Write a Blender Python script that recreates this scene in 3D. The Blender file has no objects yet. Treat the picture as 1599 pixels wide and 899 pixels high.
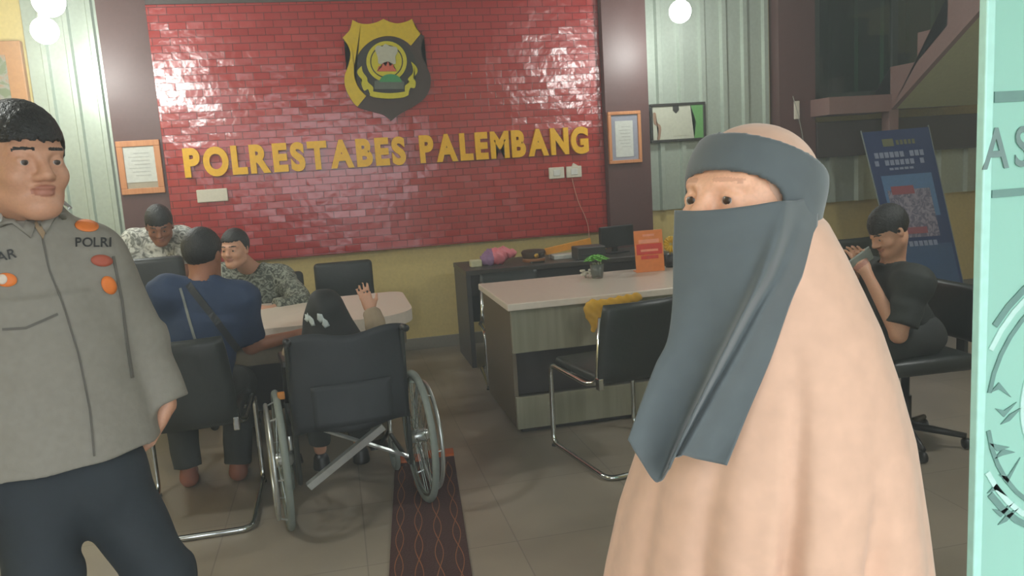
import bpy, bmesh, math, random
import numpy as np
from mathutils import Vector, Matrix

random.seed(4)
S = bpy.context.scene
C = S.collection

# ------------------------------------------------------------------ camera, world, exposure
F = 1250.0
CAM_H = 1.5
_Z = np.array([-530, 8250, -1250.]); _Z /= np.linalg.norm(_Z)
_X = np.array([5850, 565, 1250.]); _X -= _X.dot(_Z) * _Z; _X /= np.linalg.norm(_X)
_Y = -np.cross(_Z, _X)
cam_data = bpy.data.cameras.new('camera')
cam_data.sensor_width = 36
cam_data.lens = F / 1599 * 36
cam_data.clip_start = 0.05
cam = bpy.data.objects.new('camera', cam_data)
C.objects.link(cam)
cam.matrix_world = Matrix(((_X[0], _X[1], -_X[2], 0), (_Y[0], _Y[1], -_Y[2], 0), (_Z[0], _Z[1], -_Z[2], CAM_H), (0, 0, 0, 1)))
S.camera = cam

S.view_settings.view_transform = 'Standard'
S.view_settings.look = 'None'
S.view_settings.gamma = 1
S.view_settings.use_curve_mapping = False
S.view_settings.exposure = 0.70

world = bpy.data.worlds.new('sky'); S.world = world
world.use_nodes = True
bg = world.node_tree.nodes['Background']
bg.inputs[0].default_value = (0.90, 0.97, 1.0, 1)
bg.inputs[1].default_value = 2.3

# light output and globe glow of the pendant bulbs
LAMP_POWER = 38
BULB = 16

# ------------------------------------------------------------------ measuring helpers
def ray(px, py):
    c = np.array([(px - 799.5) / F, -(py - 449.5) / F, 1.])
    return np.array([c @ _X, c @ _Y, c @ _Z])
def onplane(px, py, y):
    v = ray(px, py); p = v * (y / v[1]); p[2] += CAM_H; return p
def onfloor(px, py, z=0.):
    v = ray(px, py); p = v * ((z - CAM_H) / v[2]); p[2] += CAM_H; return p
def anchor(px, py, depth):
    p = ray(px, py) * depth; p[2] += CAM_H; return p
def upright(px, py, A, off=0.):
    """point seen at (px,py) on the vertical plane through A that faces the doorway, moved by off towards it"""
    n = np.array([A[0], A[1], 0.]); L = np.linalg.norm(n); n /= L
    v = ray(px, py); p = v * ((L - off) / (v @ n)); p[2] += CAM_H; return p

# ------------------------------------------------------------------ materials
def lin(c):
    c = c / 255.
    return c / 12.92 if c <= .04045 else ((c + .055) / 1.055) ** 2.4
def rgb(r, g, b): return (lin(r), lin(g), lin(b), 1)
MATS = {}
def mat(name, col, rough=.6, metal=0., bump=0., scale=40., vary=0., emit=None, sheen=0., spec=.5, coat=0.):
    if name in MATS: return MATS[name]
    m = bpy.data.materials.new(name); m.use_nodes = True
    nt = m.node_tree; p = nt.nodes['Principled BSDF']
    p.inputs['Base Color'].default_value = rgb(*col)
    p.inputs['Roughness'].default_value = rough
    p.inputs['Metallic'].default_value = metal
    p.inputs['Specular IOR Level'].default_value = spec
    p.inputs['Sheen Weight'].default_value = sheen
    p.inputs['Coat Weight'].default_value = coat
    if emit:
        p.inputs['Emission Color'].default_value = rgb(*emit[0]); p.inputs['Emission Strength'].default_value = emit[1]
    tc = nt.nodes.new('ShaderNodeTexCoord')
    nz = nt.nodes.new('ShaderNodeTexNoise'); nz.inputs['Scale'].default_value = scale; nz.inputs['Detail'].default_value = 4
    nt.links.new(tc.outputs['Object'], nz.inputs['Vector'])
    if bump:
        b = nt.nodes.new('ShaderNodeBump'); b.inputs['Strength'].default_value = bump; b.inputs['Distance'].default_value = .01
        nt.links.new(nz.outputs['Fac'], b.inputs['Height']); nt.links.new(b.outputs['Normal'], p.inputs['Normal'])
    v = vary or .06
    r = nt.nodes.new('ShaderNodeValToRGB')
    r.color_ramp.elements[0].position = .3; r.color_ramp.elements[1].position = .7
    c = rgb(*col)
    r.color_ramp.elements[0].color = tuple(x * (1 - v) for x in c[:3]) + (1,)
    r.color_ramp.elements[1].color = tuple(min(1, x * (1 + v)) for x in c[:3]) + (1,)
    nt.links.new(nz.outputs['Fac'], r.inputs['Fac']); nt.links.new(r.outputs['Color'], p.inputs['Base Color'])
    MATS[name] = m
    return m

def batik(name, dark, mid, light, scale, lo=.42, hi=.58):
    m = mat(name, mid, .8)
    nt = m.node_tree; p = nt.nodes['Principled BSDF']
    tc = nt.nodes.new('ShaderNodeTexCoord'); n = nt.nodes.new('ShaderNodeTexNoise')
    n.inputs['Scale'].default_value = scale; n.inputs['Detail'].default_value = 3; n.inputs['Distortion'].default_value = 2.5
    nt.links.new(tc.outputs['Object'], n.inputs['Vector'])
    r = nt.nodes.new('ShaderNodeValToRGB'); e = r.color_ramp.elements
    e[0].position = lo; e[0].color = rgb(*dark); e[1].position = hi; e[1].color = rgb(*light)
    x = e.new((lo + hi) / 2); x.color = rgb(*mid)
    nt.links.new(n.outputs['Fac'], r.inputs['Fac']); nt.links.new(r.outputs['Color'], p.inputs['Base Color'])
    return m

def brick_mat():
    m = bpy.data.materials.new('glossy_red_brick'); m.use_nodes = True
    nt = m.node_tree; p = nt.nodes['Principled BSDF']; L = nt.links.new
    tc = nt.nodes.new('ShaderNodeTexCoord'); sep = nt.nodes.new('ShaderNodeSeparateXYZ'); cmb = nt.nodes.new('ShaderNodeCombineXYZ')
    L(tc.outputs['Object'], sep.inputs[0]); L(sep.outputs['X'], cmb.inputs['X']); L(sep.outputs['Z'], cmb.inputs['Y'])
    b = nt.nodes.new('ShaderNodeTexBrick')
    b.inputs['Scale'].default_value = 1; b.inputs['Brick Width'].default_value = .128; b.inputs['Row Height'].default_value = .056
    b.inputs['Mortar Size'].default_value = .0032; b.inputs['Mortar Smooth'].default_value = .35
    b.inputs['Color1'].default_value = rgb(164, 38, 37); b.inputs['Color2'].default_value = rgb(174, 44, 42); b.inputs['Mortar'].default_value = rgb(106, 32, 34)
    L(cmb.outputs[0], b.inputs['Vector']); L(b.outputs['Color'], p.inputs['Base Color'])
    b2 = nt.nodes.new('ShaderNodeTexBrick')
    for k in ('Scale', 'Brick Width', 'Row Height'): b2.inputs[k].default_value = b.inputs[k].default_value
    b2.inputs['Mortar Size'].default_value = 0
    b2.inputs['Color1'].default_value = (0, 0, 0, 1); b2.inputs['Color2'].default_value = (1, 1, 1, 1)
    L(cmb.outputs[0], b2.inputs['Vector'])
    # every brick face leans a little its own way, so highlights break up brick by brick
    geo = nt.nodes.new('ShaderNodeNewGeometry')
    wn = nt.nodes.new('ShaderNodeTexWhiteNoise'); wn.noise_dimensions = '1D'; L(b2.outputs['Color'], wn.inputs['W'])
    sub = nt.nodes.new('ShaderNodeVectorMath'); sub.operation = 'SUBTRACT'; sub.inputs[1].default_value = (.5, .5, .5)
    L(wn.outputs['Color'], sub.inputs[0])
    sc = nt.nodes.new('ShaderNodeVectorMath'); sc.operation = 'SCALE'; sc.inputs['Scale'].default_value = .07; L(sub.outputs[0], sc.inputs[0])
    ad = nt.nodes.new('ShaderNodeVectorMath'); ad.operation = 'ADD'; L(geo.outputs['Normal'], ad.inputs[0]); L(sc.outputs[0], ad.inputs[1])
    nm = nt.nodes.new('ShaderNodeVectorMath'); nm.operation = 'NORMALIZE'; L(ad.outputs[0], nm.inputs[0])
    n = nt.nodes.new('ShaderNodeTexNoise'); n.inputs['Scale'].default_value = 14; n.inputs['Detail'].default_value = 2
    L(tc.outputs['Object'], n.inputs['Vector'])
    mx = nt.nodes.new('ShaderNodeMath'); mx.operation = 'MULTIPLY_ADD'; mx.inputs[1].default_value = -1.2
    L(b.outputs['Fac'], mx.inputs[0]); L(n.outputs['Fac'], mx.inputs[2])
    bp = nt.nodes.new('ShaderNodeBump'); bp.inputs['Strength'].default_value = .55; bp.inputs['Distance'].default_value = .006
    L(mx.outputs[0], bp.inputs['Height']); L(nm.outputs[0], bp.inputs['Normal']); L(bp.outputs['Normal'], p.inputs['Normal'])
    p.inputs['Roughness'].default_value = .2; p.inputs['Specular IOR Level'].default_value = 1.
    return m

def wood_mat(name, c1, c2, scale=6, rough=.45):
    m = mat(name, c1, rough)
    nt = m.node_tree; p = nt.nodes['Principled BSDF']
    tc = nt.nodes.new('ShaderNodeTexCoord'); mp = nt.nodes.new('ShaderNodeMapping'); mp.inputs['Scale'].default_value = (8, 8, .5)
    n = nt.nodes.new('ShaderNodeTexNoise'); n.inputs['Scale'].default_value = scale; n.inputs['Detail'].default_value = 5
    r = nt.nodes.new('ShaderNodeValToRGB'); r.color_ramp.elements[0].color = rgb(*c1); r.color_ramp.elements[1].color = rgb(*c2)
    r.color_ramp.elements[0].position = .35; r.color_ramp.elements[1].position = .65
    nt.links.new(tc.outputs['Object'], mp.inputs[0]); nt.links.new(mp.outputs[0], n.inputs['Vector'])
    nt.links.new(n.outputs['Fac'], r.inputs['Fac']); nt.links.new(r.outputs['Color'], p.inputs['Base Color'])
    return m

def floor_mat():
    m = bpy.data.materials.new('worn_grey_floor_tiles'); m.use_nodes = True
    nt = m.node_tree; p = nt.nodes['Principled BSDF']; L = nt.links.new
    tc = nt.nodes.new('ShaderNodeTexCoord')
    b = nt.nodes.new('ShaderNodeTexBrick'); b.offset = 0
    b.inputs['Scale'].default_value = 1; b.inputs['Brick Width'].default_value = .6; b.inputs['Row Height'].default_value = .6
    b.inputs['Mortar Size'].default_value = .003
    b.inputs['Color1'].default_value = rgb(150, 139, 123); b.inputs['Color2'].default_value = rgb(155, 144, 128); b.inputs['Mortar'].default_value = rgb(130, 121, 108)
    L(tc.outputs['Object'], b.inputs['Vector'])
    n = nt.nodes.new('ShaderNodeTexNoise'); n.inputs['Scale'].default_value = 1.6; n.inputs['Detail'].default_value = 6
    L(tc.outputs['Object'], n.inputs['Vector'])
    r = nt.nodes.new('ShaderNodeValToRGB'); r.color_ramp.elements[0].position = .35; r.color_ramp.elements[1].position = .7
    r.color_ramp.elements[0].color = (.72, .72, .72, 1); r.color_ramp.elements[1].color = (1.05, 1.05, 1.05, 1)
    L(n.outputs['Fac'], r.inputs['Fac'])
    x = nt.nodes.new('ShaderNodeMix'); x.data_type = 'RGBA'; x.blend_type = 'MULTIPLY'; x.inputs[0].default_value = 1
    L(b.outputs['Color'], x.inputs[6]); L(r.outputs['Color'], x.inputs[7]); L(x.outputs[2], p.inputs['Base Color'])
    p.inputs['Roughness'].default_value = .33
    return m

# ------------------------------------------------------------------ objects and tags
def tag(o, label=None, cat=None, group=None, kind=None):
    if label: o['label'] = label
    if cat: o['category'] = cat
    if group: o['group'] = group
    if kind: o['kind'] = kind
    return o
def thing(name, label, cat, loc=(0, 0, 0), rz=0., group=None):
    o = bpy.data.objects.new(name, None); C.objects.link(o)
    o.location = loc; o.rotation_euler = (0, 0, rz); o.empty_display_size = .1
    return tag(o, label, cat, group)
def link(name, me, m, parent=None, smooth=False, label=None):
    o = bpy.data.objects.new(name, me); C.objects.link(o)
    for mm in (m if isinstance(m, (list, tuple)) else [m]): me.materials.append(mm)
    if parent: o.parent = parent
    if smooth: me.shade_smooth()
    if label: o['label'] = label
    return o
def obj(name, bm, m, parent=None, smooth=False, label=None):
    bmesh.ops.recalc_face_normals(bm, faces=bm.faces)
    me = bpy.data.meshes.new(name); bm.to_mesh(me); bm.free()
    return link(name, me, m, parent, smooth, label)
def struct(name, bm, m, smooth=False):
    return tag(obj(name, bm, m, None, smooth), kind='structure')

# ------------------------------------------------------------------ shapes
def B(): return bmesh.new()
def thick(bm, th):
    """give an open surface real thickness: a second skin plus a closed rim"""
    bmesh.ops.remove_doubles(bm, verts=bm.verts[:], dist=1e-6)
    bmesh.ops.recalc_face_normals(bm, faces=bm.faces[:]); bm.normal_update()
    fs = list(bm.faces); rim = [(e.verts[0], e.verts[1]) for e in bm.edges if len(e.link_faces) == 1]
    tw = {v: bm.verts.new(v.co - v.normal * th) for v in list(bm.verts)}
    for f_ in fs: bm.faces.new([tw[v] for v in reversed(f_.verts)])
    for a_, b_ in rim: bm.faces.new((a_, b_, tw[b_], tw[a_]))
def box(bm, x0, x1, y0, y1, z0, z1, bev=0., rot=None, piv=None):
    r = bmesh.ops.create_cube(bm, size=1)
    vs = r['verts']
    c = Vector(((x0 + x1) / 2, (y0 + y1) / 2, (z0 + z1) / 2))
    for v in vs: v.co = Vector((v.co.x * (x1 - x0), v.co.y * (y1 - y0), v.co.z * (z1 - z0))) + c
    if bev:
        es = list({e for v in vs for e in v.link_edges})
        g = bmesh.ops.bevel(bm, geom=es, offset=bev, segments=3, affect='EDGES', profile=.5)
        vs = list({v for f in g['faces'] for v in f.verts} | {v for v in vs if v.is_valid})
    if rot is not None:
        p = Vector(piv) if piv is not None else c
        for v in vs: v.co = rot @ (v.co - p) + p
    return bm
def tube(bm, pts, r, n=10, closed=False):
    pts = [Vector(p) for p in pts]; rings = []; N = len(pts)
    prev = None
    for i, p in enumerate(pts):
        if closed: t = pts[(i + 1) % N] - pts[i - 1]
        else: t = pts[min(i + 1, N - 1)] - pts[max(i - 1, 0)]
        t.normalize()
        if prev is None:
            a = t.orthogonal().normalized()
        else:
            a = (prev - t * prev.dot(t)).normalized()
        prev = a; b = t.cross(a)
        rr = r[i] if isinstance(r, (list, tuple)) else r
        rings.append([bm.verts.new(p + (a * math.cos(2 * math.pi * k / n) + b * math.sin(2 * math.pi * k / n)) * rr) for k in range(n)])
    for i in range(N if closed else N - 1):
        A, Bb = rings[i], rings[(i + 1) % N]
        for k in range(n): bm.faces.new((A[k], A[(k + 1) % n], Bb[(k + 1) % n], Bb[k]))
    if not closed:
        bm.faces.new(rings[0][::-1]); bm.faces.new(rings[-1])
    return bm
def round_path(pts, rad=.05, seg=5):
    pts = [Vector(p) for p in pts]; out = [pts[0]]
    for i in range(1, len(pts) - 1):
        a, b, c = pts[i - 1], pts[i], pts[i + 1]
        u = (a - b); w = (c - b); ra = min(rad, u.length * .45, w.length * .45)
        p0 = b + u.normalized() * ra; p1 = b + w.normalized() * ra
        for k in range(seg + 1):
            t = k / seg; out.append(p0 * (1 - t) ** 2 + b * 2 * t * (1 - t) + p1 * t * t)
    out.append(pts[-1]); return out
def lathe(bm, prof, c=(0, 0, 0), n=24, M=None):
    c = Vector(c); rings = []
    for r, z in prof:
        ring = []
        for k in range(n):
            v = Vector((r * math.cos(2 * math.pi * k / n), r * math.sin(2 * math.pi * k / n), z))
            if M is not None: v = M @ v
            ring.append(bm.verts.new(v + c))
        rings.append(ring)
    for A, Bb in zip(rings, rings[1:]):
        for k in range(n): bm.faces.new((A[k], A[(k + 1) % n], Bb[(k + 1) % n], Bb[k]))
    bm.faces.new(rings[0][::-1]); bm.faces.new(rings[-1])
    return bm
def prism(bm, pts2, y0, y1, hole=None):
    """outline in x,z extruded from y0 (front) to y1"""
    f = [bm.verts.new((x, y0, z)) for x, z in pts2]; b = [bm.verts.new((x, y1, z)) for x, z in pts2]
    n = len(pts2)
    for i in range(n): bm.faces.new((f[i], f[(i + 1) % n], b[(i + 1) % n], b[i]))
    if hole is None:
        for loop in (f, b):
            fc = bm.faces.new(loop)
            bmesh.ops.triangulate(bm, faces=[fc])
    else:
        hf = [bm.verts.new((x, y0, z)) for x, z in hole]; hb = [bm.verts.new((x, y1, z)) for x, z in hole]
        m = len(hole)
        for i in range(m): bm.faces.new((hf[i], hf[(i + 1) % m], hb[(i + 1) % m], hb[i]))
        for i in range(n):
            bm.faces.new((f[i], f[(i + 1) % n], hf[(i + 1) % n], hf[i])); bm.faces.new((b[i], b[(i + 1) % n], hb[(i + 1) % n], hb[i]))
    return bm
def corrugated(bm, x0, x1, z0, z1, y, pitch=.2, d=.03):
    prof = []; x = x0
    while x < x1 + 1e-6:
        prof += [(x, y), (x + pitch * .56, y), (x + pitch * .63, y - d), (x + pitch * .82, y - d), (x + pitch * .89, y)]
        x += pitch
    prof = [(min(a, x1), b) for a, b in prof]
    lo = [bm.verts.new((a, b, z0)) for a, b in prof]; hi = [bm.verts.new((a, b, z1)) for a, b in prof]
    for i in range(len(prof) - 1):
        if prof[i + 1][0] > prof[i][0]: bm.faces.new((lo[i], lo[i + 1], hi[i + 1], hi[i]))
    return bm
def letters(text, size=1., depth=.03, bold=.02):
    """list of (character, mesh, x0, x1, height) in the x,z plane, front at y=-depth/2"""
    out = []
    for ch in text:
        cu = bpy.data.curves.new('t', 'FONT'); cu.body = ch; cu.size = size; cu.extrude = depth / 2; cu.offset = bold; cu.bevel_depth = 0
        cu.resolution_u = 6
        o = bpy.data.objects.new('t', cu); C.objects.link(o)
        bpy.context.view_layer.update()
        me = bpy.data.meshes.new_from_object(o.evaluated_get(bpy.context.evaluated_depsgraph_get()))
        bpy.data.objects.remove(o)
        me.transform(Matrix.Rotation(math.pi / 2, 4, 'X'))
        co = np.empty(len(me.vertices) * 3); me.vertices.foreach_get('co', co); co = co.reshape(-1, 3)
        out.append((ch, me, co[:, 0].min(), co[:, 0].max(), co[:, 2].min(), co[:, 2].max()))
    return out
def word(text, x0, x1, zb, zt, y, depth, m, parent, name='letter', bold=.03, gap=.075, slope=0.):
    L = letters(text, 1., depth, bold)
    tot = sum(l[3] - l[2] for l in L) + gap * (len(L) - 1)
    sx = (x1 - x0) / tot; H = max(l[5] for l in L if l[0] in 'ELPTBIHNR' or True) ; h0 = 0.
    Hc = [l[5] - l[4] for l in L if l[0] in 'ELPTNIHBR']; Hc = Hc[0] if Hc else L[0][5] - L[0][4]
    sz = (zt - zb) / Hc; x = x0
    for ch, me, a, b, lo, hi in L:
        base = min(0, lo) if ch in 'OSG' else lo
        me.transform(Matrix.Translation((x, y, zb + slope * (x - x0))) @ Matrix.Diagonal((sx, 1, sz, 1)) @ Matrix.Translation((-a, 0, -(lo if ch not in 'OSGC' else lo + .015))))
        link(name, me, m, parent)
        x += (b - a + gap) * sx

# ------------------------------------------------------------------ smooth solid builder for bodies and cloth
def nrm(v):
    v = np.array(v, float); return v / np.linalg.norm(v)
class Field:
    def __init__(s, lo, hi, h, fine=None):
        s.ax = []
        for i in range(3):
            if fine:
                flo, fhi, fh = fine
                a = np.concatenate([np.arange(lo[i], flo[i], h), np.arange(max(flo[i], lo[i]), min(fhi[i], hi[i]), fh), np.arange(fhi[i], hi[i] + h, h)]) if True else None
                a = np.unique(np.round(a, 5))
                keep = [0]
                for k in range(1, len(a)):
                    if a[k] - a[keep[-1]] > fh * .6: keep.append(k)
                a = a[keep]
            else: a = np.arange(lo[i], hi[i] + h, h)
            s.ax.append(a.astype(np.float32))
        s.f = np.full([len(a) for a in s.ax], 1., np.float32)
    def sub(s, lo, hi):
        sl = []
        for i in range(3):
            a = max(0, np.searchsorted(s.ax[i], lo[i]) - 1); b = min(len(s.ax[i]), np.searchsorted(s.ax[i], hi[i]) + 1)
            sl.append(slice(a, max(b, a)))
        g = (s.ax[0][sl[0]][:, None, None], s.ax[1][sl[1]][None, :, None], s.ax[2][sl[2]][None, None, :])
        return tuple(sl), g
    def put(s, sl, d, k, op):
        cur = s.f[sl]
        if cur.size == 0: return
        if op == 'sub': d = -d
        if op == 'add':
            if k > 0:
                h = np.maximum(k - np.abs(cur - d), 0) / k; s.f[sl] = np.minimum(cur, d) - h * h * k * .25
            else: s.f[sl] = np.minimum(cur, d)
        else:
            if k > 0:
                h = np.maximum(k - np.abs(cur - d), 0) / k; s.f[sl] = np.maximum(cur, d) + h * h * k * .25
            else: s.f[sl] = np.maximum(cur, d)
    def ell(s, c, r, R=None, k=.02, op='add'):
        c = np.array(c, float); r = np.array(r, float); R = np.eye(3) if R is None else R
        m = (np.abs(R) @ r) + k + .03
        sl, g = s.sub(c - m, c + m)
        l = [g[0] * 0 + (g[0] - c[0]) * R[0, j] + (g[1] - c[1]) * R[1, j] + (g[2] - c[2]) * R[2, j] for j in range(3)]
        k0 = np.sqrt(sum((l[j] / r[j]) ** 2 for j in range(3))); k1 = np.sqrt(sum((l[j] / r[j] ** 2) ** 2 for j in range(3))) + 1e-6
        s.put(sl, k0 * (k0 - 1) / k1, k, op)
    def cap(s, a, b, ra, rb, k=.02, op='add', flat=None, q=1., ends=False):
        """tapered limb a->b; flat: direction squashed by q; ends: flat ends"""
        a = np.array(a, float); b = np.array(b, float); m = max(ra, rb) + k + .03
        sl, g = s.sub(np.minimum(a, b) - m, np.maximum(a, b) + m)
        d = b - a; L = np.linalg.norm(d) + 1e-9; d = d / L
        P = [g[i] - a[i] for i in range(3)]
        t = P[0] * d[0] + P[1] * d[1] + P[2] * d[2]
        tc = np.clip(t, 0, L)
        Q = [P[i] - tc * d[i] for i in range(3)] if not ends else [P[i] - t * d[i] for i in range(3)]
        if flat is not None:
            n = nrm(flat); w = (Q[0] * n[0] + Q[1] * n[1] + Q[2] * n[2]) * (1 / q - 1)
            Q = [Q[i] + w * n[i] for i in range(3)]
        dist = np.sqrt(Q[0] ** 2 + Q[1] ** 2 + Q[2] ** 2) - (ra + (rb - ra) * tc / L)
        if flat is not None: dist = dist * (.5 + .5 * q)
        if ends: dist = np.maximum(dist, np.maximum(-t, t - L))
        s.put(sl, dist, k, op)
    def plane(s, p, n, k=0.):
        n = nrm(n); p = np.array(p, float); g = s.sub([-1e3] * 3, [1e3] * 3)[1]
        d = (g[0] - p[0]) * n[0] + (g[1] - p[1]) * n[1] + (g[2] - p[2]) * n[2]
        s.put((slice(None),) * 3, d, k, 'int')
    def warp(s, fn):
        g = s.sub([-1e3] * 3, [1e3] * 3)[1]; s.f += fn(*g).astype(np.float32)
    def mesh(s, name, smooth_it=0):
        f = s.f
        for ax in range(3):     # close the surface at the border of the block
            sl = [slice(None)] * 3
            for e in (0, -1):
                sl[ax] = e; f[tuple(sl)] = np.maximum(f[tuple(sl)], .002)
        I = f < 0; nx, ny, nz = f.shape
        cnt = np.zeros((nx - 1, ny - 1, nz - 1), np.uint8)
        off = [(i, j, k) for i in (0, 1) for j in (0, 1) for k in (0, 1)]
        for i, j, k in off: cnt += I[i:nx - 1 + i, j:ny - 1 + j, k:nz - 1 + k]
        act = np.argwhere((cnt > 0) & (cnt < 8))
        idx = np.full(cnt.shape, -1, np.int32); idx[tuple(act.T)] = np.arange(len(act))
        val = {o: f[act[:, 0] + o[0], act[:, 1] + o[1], act[:, 2] + o[2]] for o in off}
        acc = np.zeros((len(act), 3)); n = np.zeros(len(act))
        A = [s.ax[i][act[:, i]] for i in range(3)]; W = [s.ax[i][act[:, i] + 1] - A[i] for i in range(3)]
        for o in off:
            for ax in range(3):
                if o[ax]: continue
                p = list(o); p[ax] = 1; p = tuple(p); va, vb = val[o], val[p]
                m = (va < 0) != (vb < 0); t = np.where(m, va / np.where(m, va - vb, 1), 0)
                for q in range(3):
                    acc[:, q] += np.where(m, (t if q == ax else o[q]), 0)
                n += m
        acc /= n[:, None]
        V = np.stack([A[q] + acc[:, q] * W[q] for q in range(3)], 1)
        quads = []
        for ax in range(3):
            a = [slice(None)] * 3; b = [slice(None)] * 3; a[ax] = slice(0, -1); b[ax] = slice(1, None)
            Ia, Ib = I[tuple(a)], I[tuple(b)]; e = np.argwhere(Ia != Ib)
            o1, o2 = [(1, 2), (2, 0), (0, 1)][ax]
            e = e[(e[:, o1] > 0) & (e[:, o2] > 0) & (e[:, o1] < f.shape[o1] - 1) & (e[:, o2] < f.shape[o2] - 1)]
            def at(d1, d2):
                q = e.copy(); q[:, o1] -= d1; q[:, o2] -= d2; return idx[tuple(q.T)]
            Q = np.stack([at(1, 1), at(0, 1), at(0, 0), at(1, 0)], 1)
            flip = ~Ia[tuple(e.T)]; Q[flip] = Q[flip][:, ::-1]
            quads.append(Q)
        Q = np.concatenate(quads); Q = Q[(Q >= 0).all(1)]
        if smooth_it:
            E = np.concatenate([Q[:, [0, 1]], Q[:, [1, 2]], Q[:, [2, 3]], Q[:, [3, 0]]])
            for _ in range(smooth_it):
                for lam in (.55, -.5):
                    sm = np.zeros_like(V); ct = np.zeros(len(V))
                    for q in range(3): sm[:, q] = np.bincount(E[:, 0], V[E[:, 1], q], len(V))
                    ct = np.bincount(E[:, 0], minlength=len(V))
                    V = V + lam * (sm / np.maximum(ct, 1)[:, None] - V)
        me = bpy.data.meshes.new(name); me.vertices.add(len(V)); me.vertices.foreach_set('co', V.astype(np.float32).ravel())
        me.loops.add(Q.size); me.loops.foreach_set('vertex_index', Q.ravel().astype(np.int32))
        me.polygons.add(len(Q)); me.polygons.foreach_set('loop_start', np.arange(0, Q.size, 4, dtype=np.int32))
        me.update(calc_edges=True); me.validate()
        me.shade_smooth()
        return me

def frame_of(fwd, up=(0, 0, 1)):
    fwd = nrm(fwd); r = nrm(np.cross(fwd, up)); u = np.cross(r, fwd)
    return np.stack([r, fwd, u], 1)          # columns: right of the subject, forward, up

def put_head(f, o, R, s=1., neck_to=None, detail=True):
    o = np.array(o, float); P = lambda *p: o + R @ (np.array(p) * s)
    e = lambda c, r, k=.02, op='add': f.ell(P(*c), np.array(r) * s, R, k * s, op)
    c = lambda a, b, ra, rb, k=.015: f.cap(P(*a), P(*b), ra * s, rb * s, k * s)
    e((0, -.012, .032), (.074, .094, .084))
    e((0, .018, -.028), (.063, .070, .082), .03)
    c((-.045, -.0, -.06), (-.018, .066, -.09), .022, .02, .03); c((.045, .0, -.06), (.018, .066, -.09), .022, .02, .03)
    e((0, .072, -.088), (.024, .022, .020), .02)
    if detail:
        c((-.042, .066, .026), (-.012, .083, .021), .011, .012); c((.042, .066, .026), (.012, .083, .021), .011, .012)
        for q in (-1, 1):
            e((q * .031, .099, .004), (.017, .018, .012), .012, 'sub')
            e((q * .038, .058, -.026), (.024, .026, .024), .02)
            e((q * .013, .093, -.028), (.009, .012, .008), .008)
            e((q * .076, -.006, -.004), (.009, .018, .030), .006)
            e((q * .078, .000, .0), (.005, .009, .016), .003, 'sub')
            e((q * .031, .0725, .004), (.0168, .0165, .0140), .004)
            e((q * .031, .091, .002), (.0145, .0092, .0058), .002, 'sub')
        c((0, .086, .012), (0, .107, -.022), .008, .0125, .012)
        e((0, .088, -.0485), (.023, .012, .0055), .006); e((0, .086, -.0605), (.019, .012, .0065), .006)
        f.cap(P(-.02, .1, -.0545), P(.02, .1, -.0545), .0022 * s, .0022 * s, .003, 'sub')
    else:
        for q in (-1, 1): e((q * .076, -.006, -.004), (.010, .018, .030), .006)
        for q in (-1, 1): e((q * .031, .092, .004), (.016, .014, .011), .012, 'sub')
        c((0, .082, .012), (0, .102, -.022), .009, .013, .012)
        e((0, .084, -.053), (.022, .012, .009), .008)
    n2 = P(0, -.03, -.16) if neck_to is None else neck_to
    f.cap(P(0, -.018, -.05), n2, .054 * s, .060 * s, .03)

def put_hand(f, w, d, n, side=1, curl=.35, s=1., spread=.1):
    """w wrist, d direction of the fingers, n palm normal, side: which side the thumb is on"""
    w = np.array(w, float); d = nrm(d); n = nrm(n); n = nrm(n - d * n.dot(d)); l = np.cross(d, n) * side
    r = lambda v: v * s
    f.cap(w - d * .01, w + d * r(.03), r(.026), r(.034), .015, flat=n, q=.55)
    for i, (o, L) in enumerate(((.028, .066), (.009, .076), (-.010, .070), (-.028, .055))):
        k0 = w + d * r(.088) + l * r(o)
        f.cap(w + d * r(.02) + l * r(o * .7), k0, r(.014), r(.0105), .012)
        dd = nrm(d + l * o * spread * 40); p = k0; a = 0
        for fr, rr in ((.45, .0092), (.3, .0082), (.25, .0074)):
            a += curl * (.7 if fr > .4 else 1.)
            q = p + (dd * math.cos(a) + n * math.sin(a)) * r(L) * fr * 1.05
            f.cap(p, q, r(rr), r(rr * .92), .003); p = q
    b = w + d * r(.022) + l * r(.024)
    m = b + nrm(d * .65 + l * .75 + n * .25) * r(.04); t = m + nrm(d * .9 + l * .35 + n * .35) * r(.032)
    f.cap(b, m, r(.014), r(.0105), .012); f.cap(m, t, r(.0102), r(.0085), .003)

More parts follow.
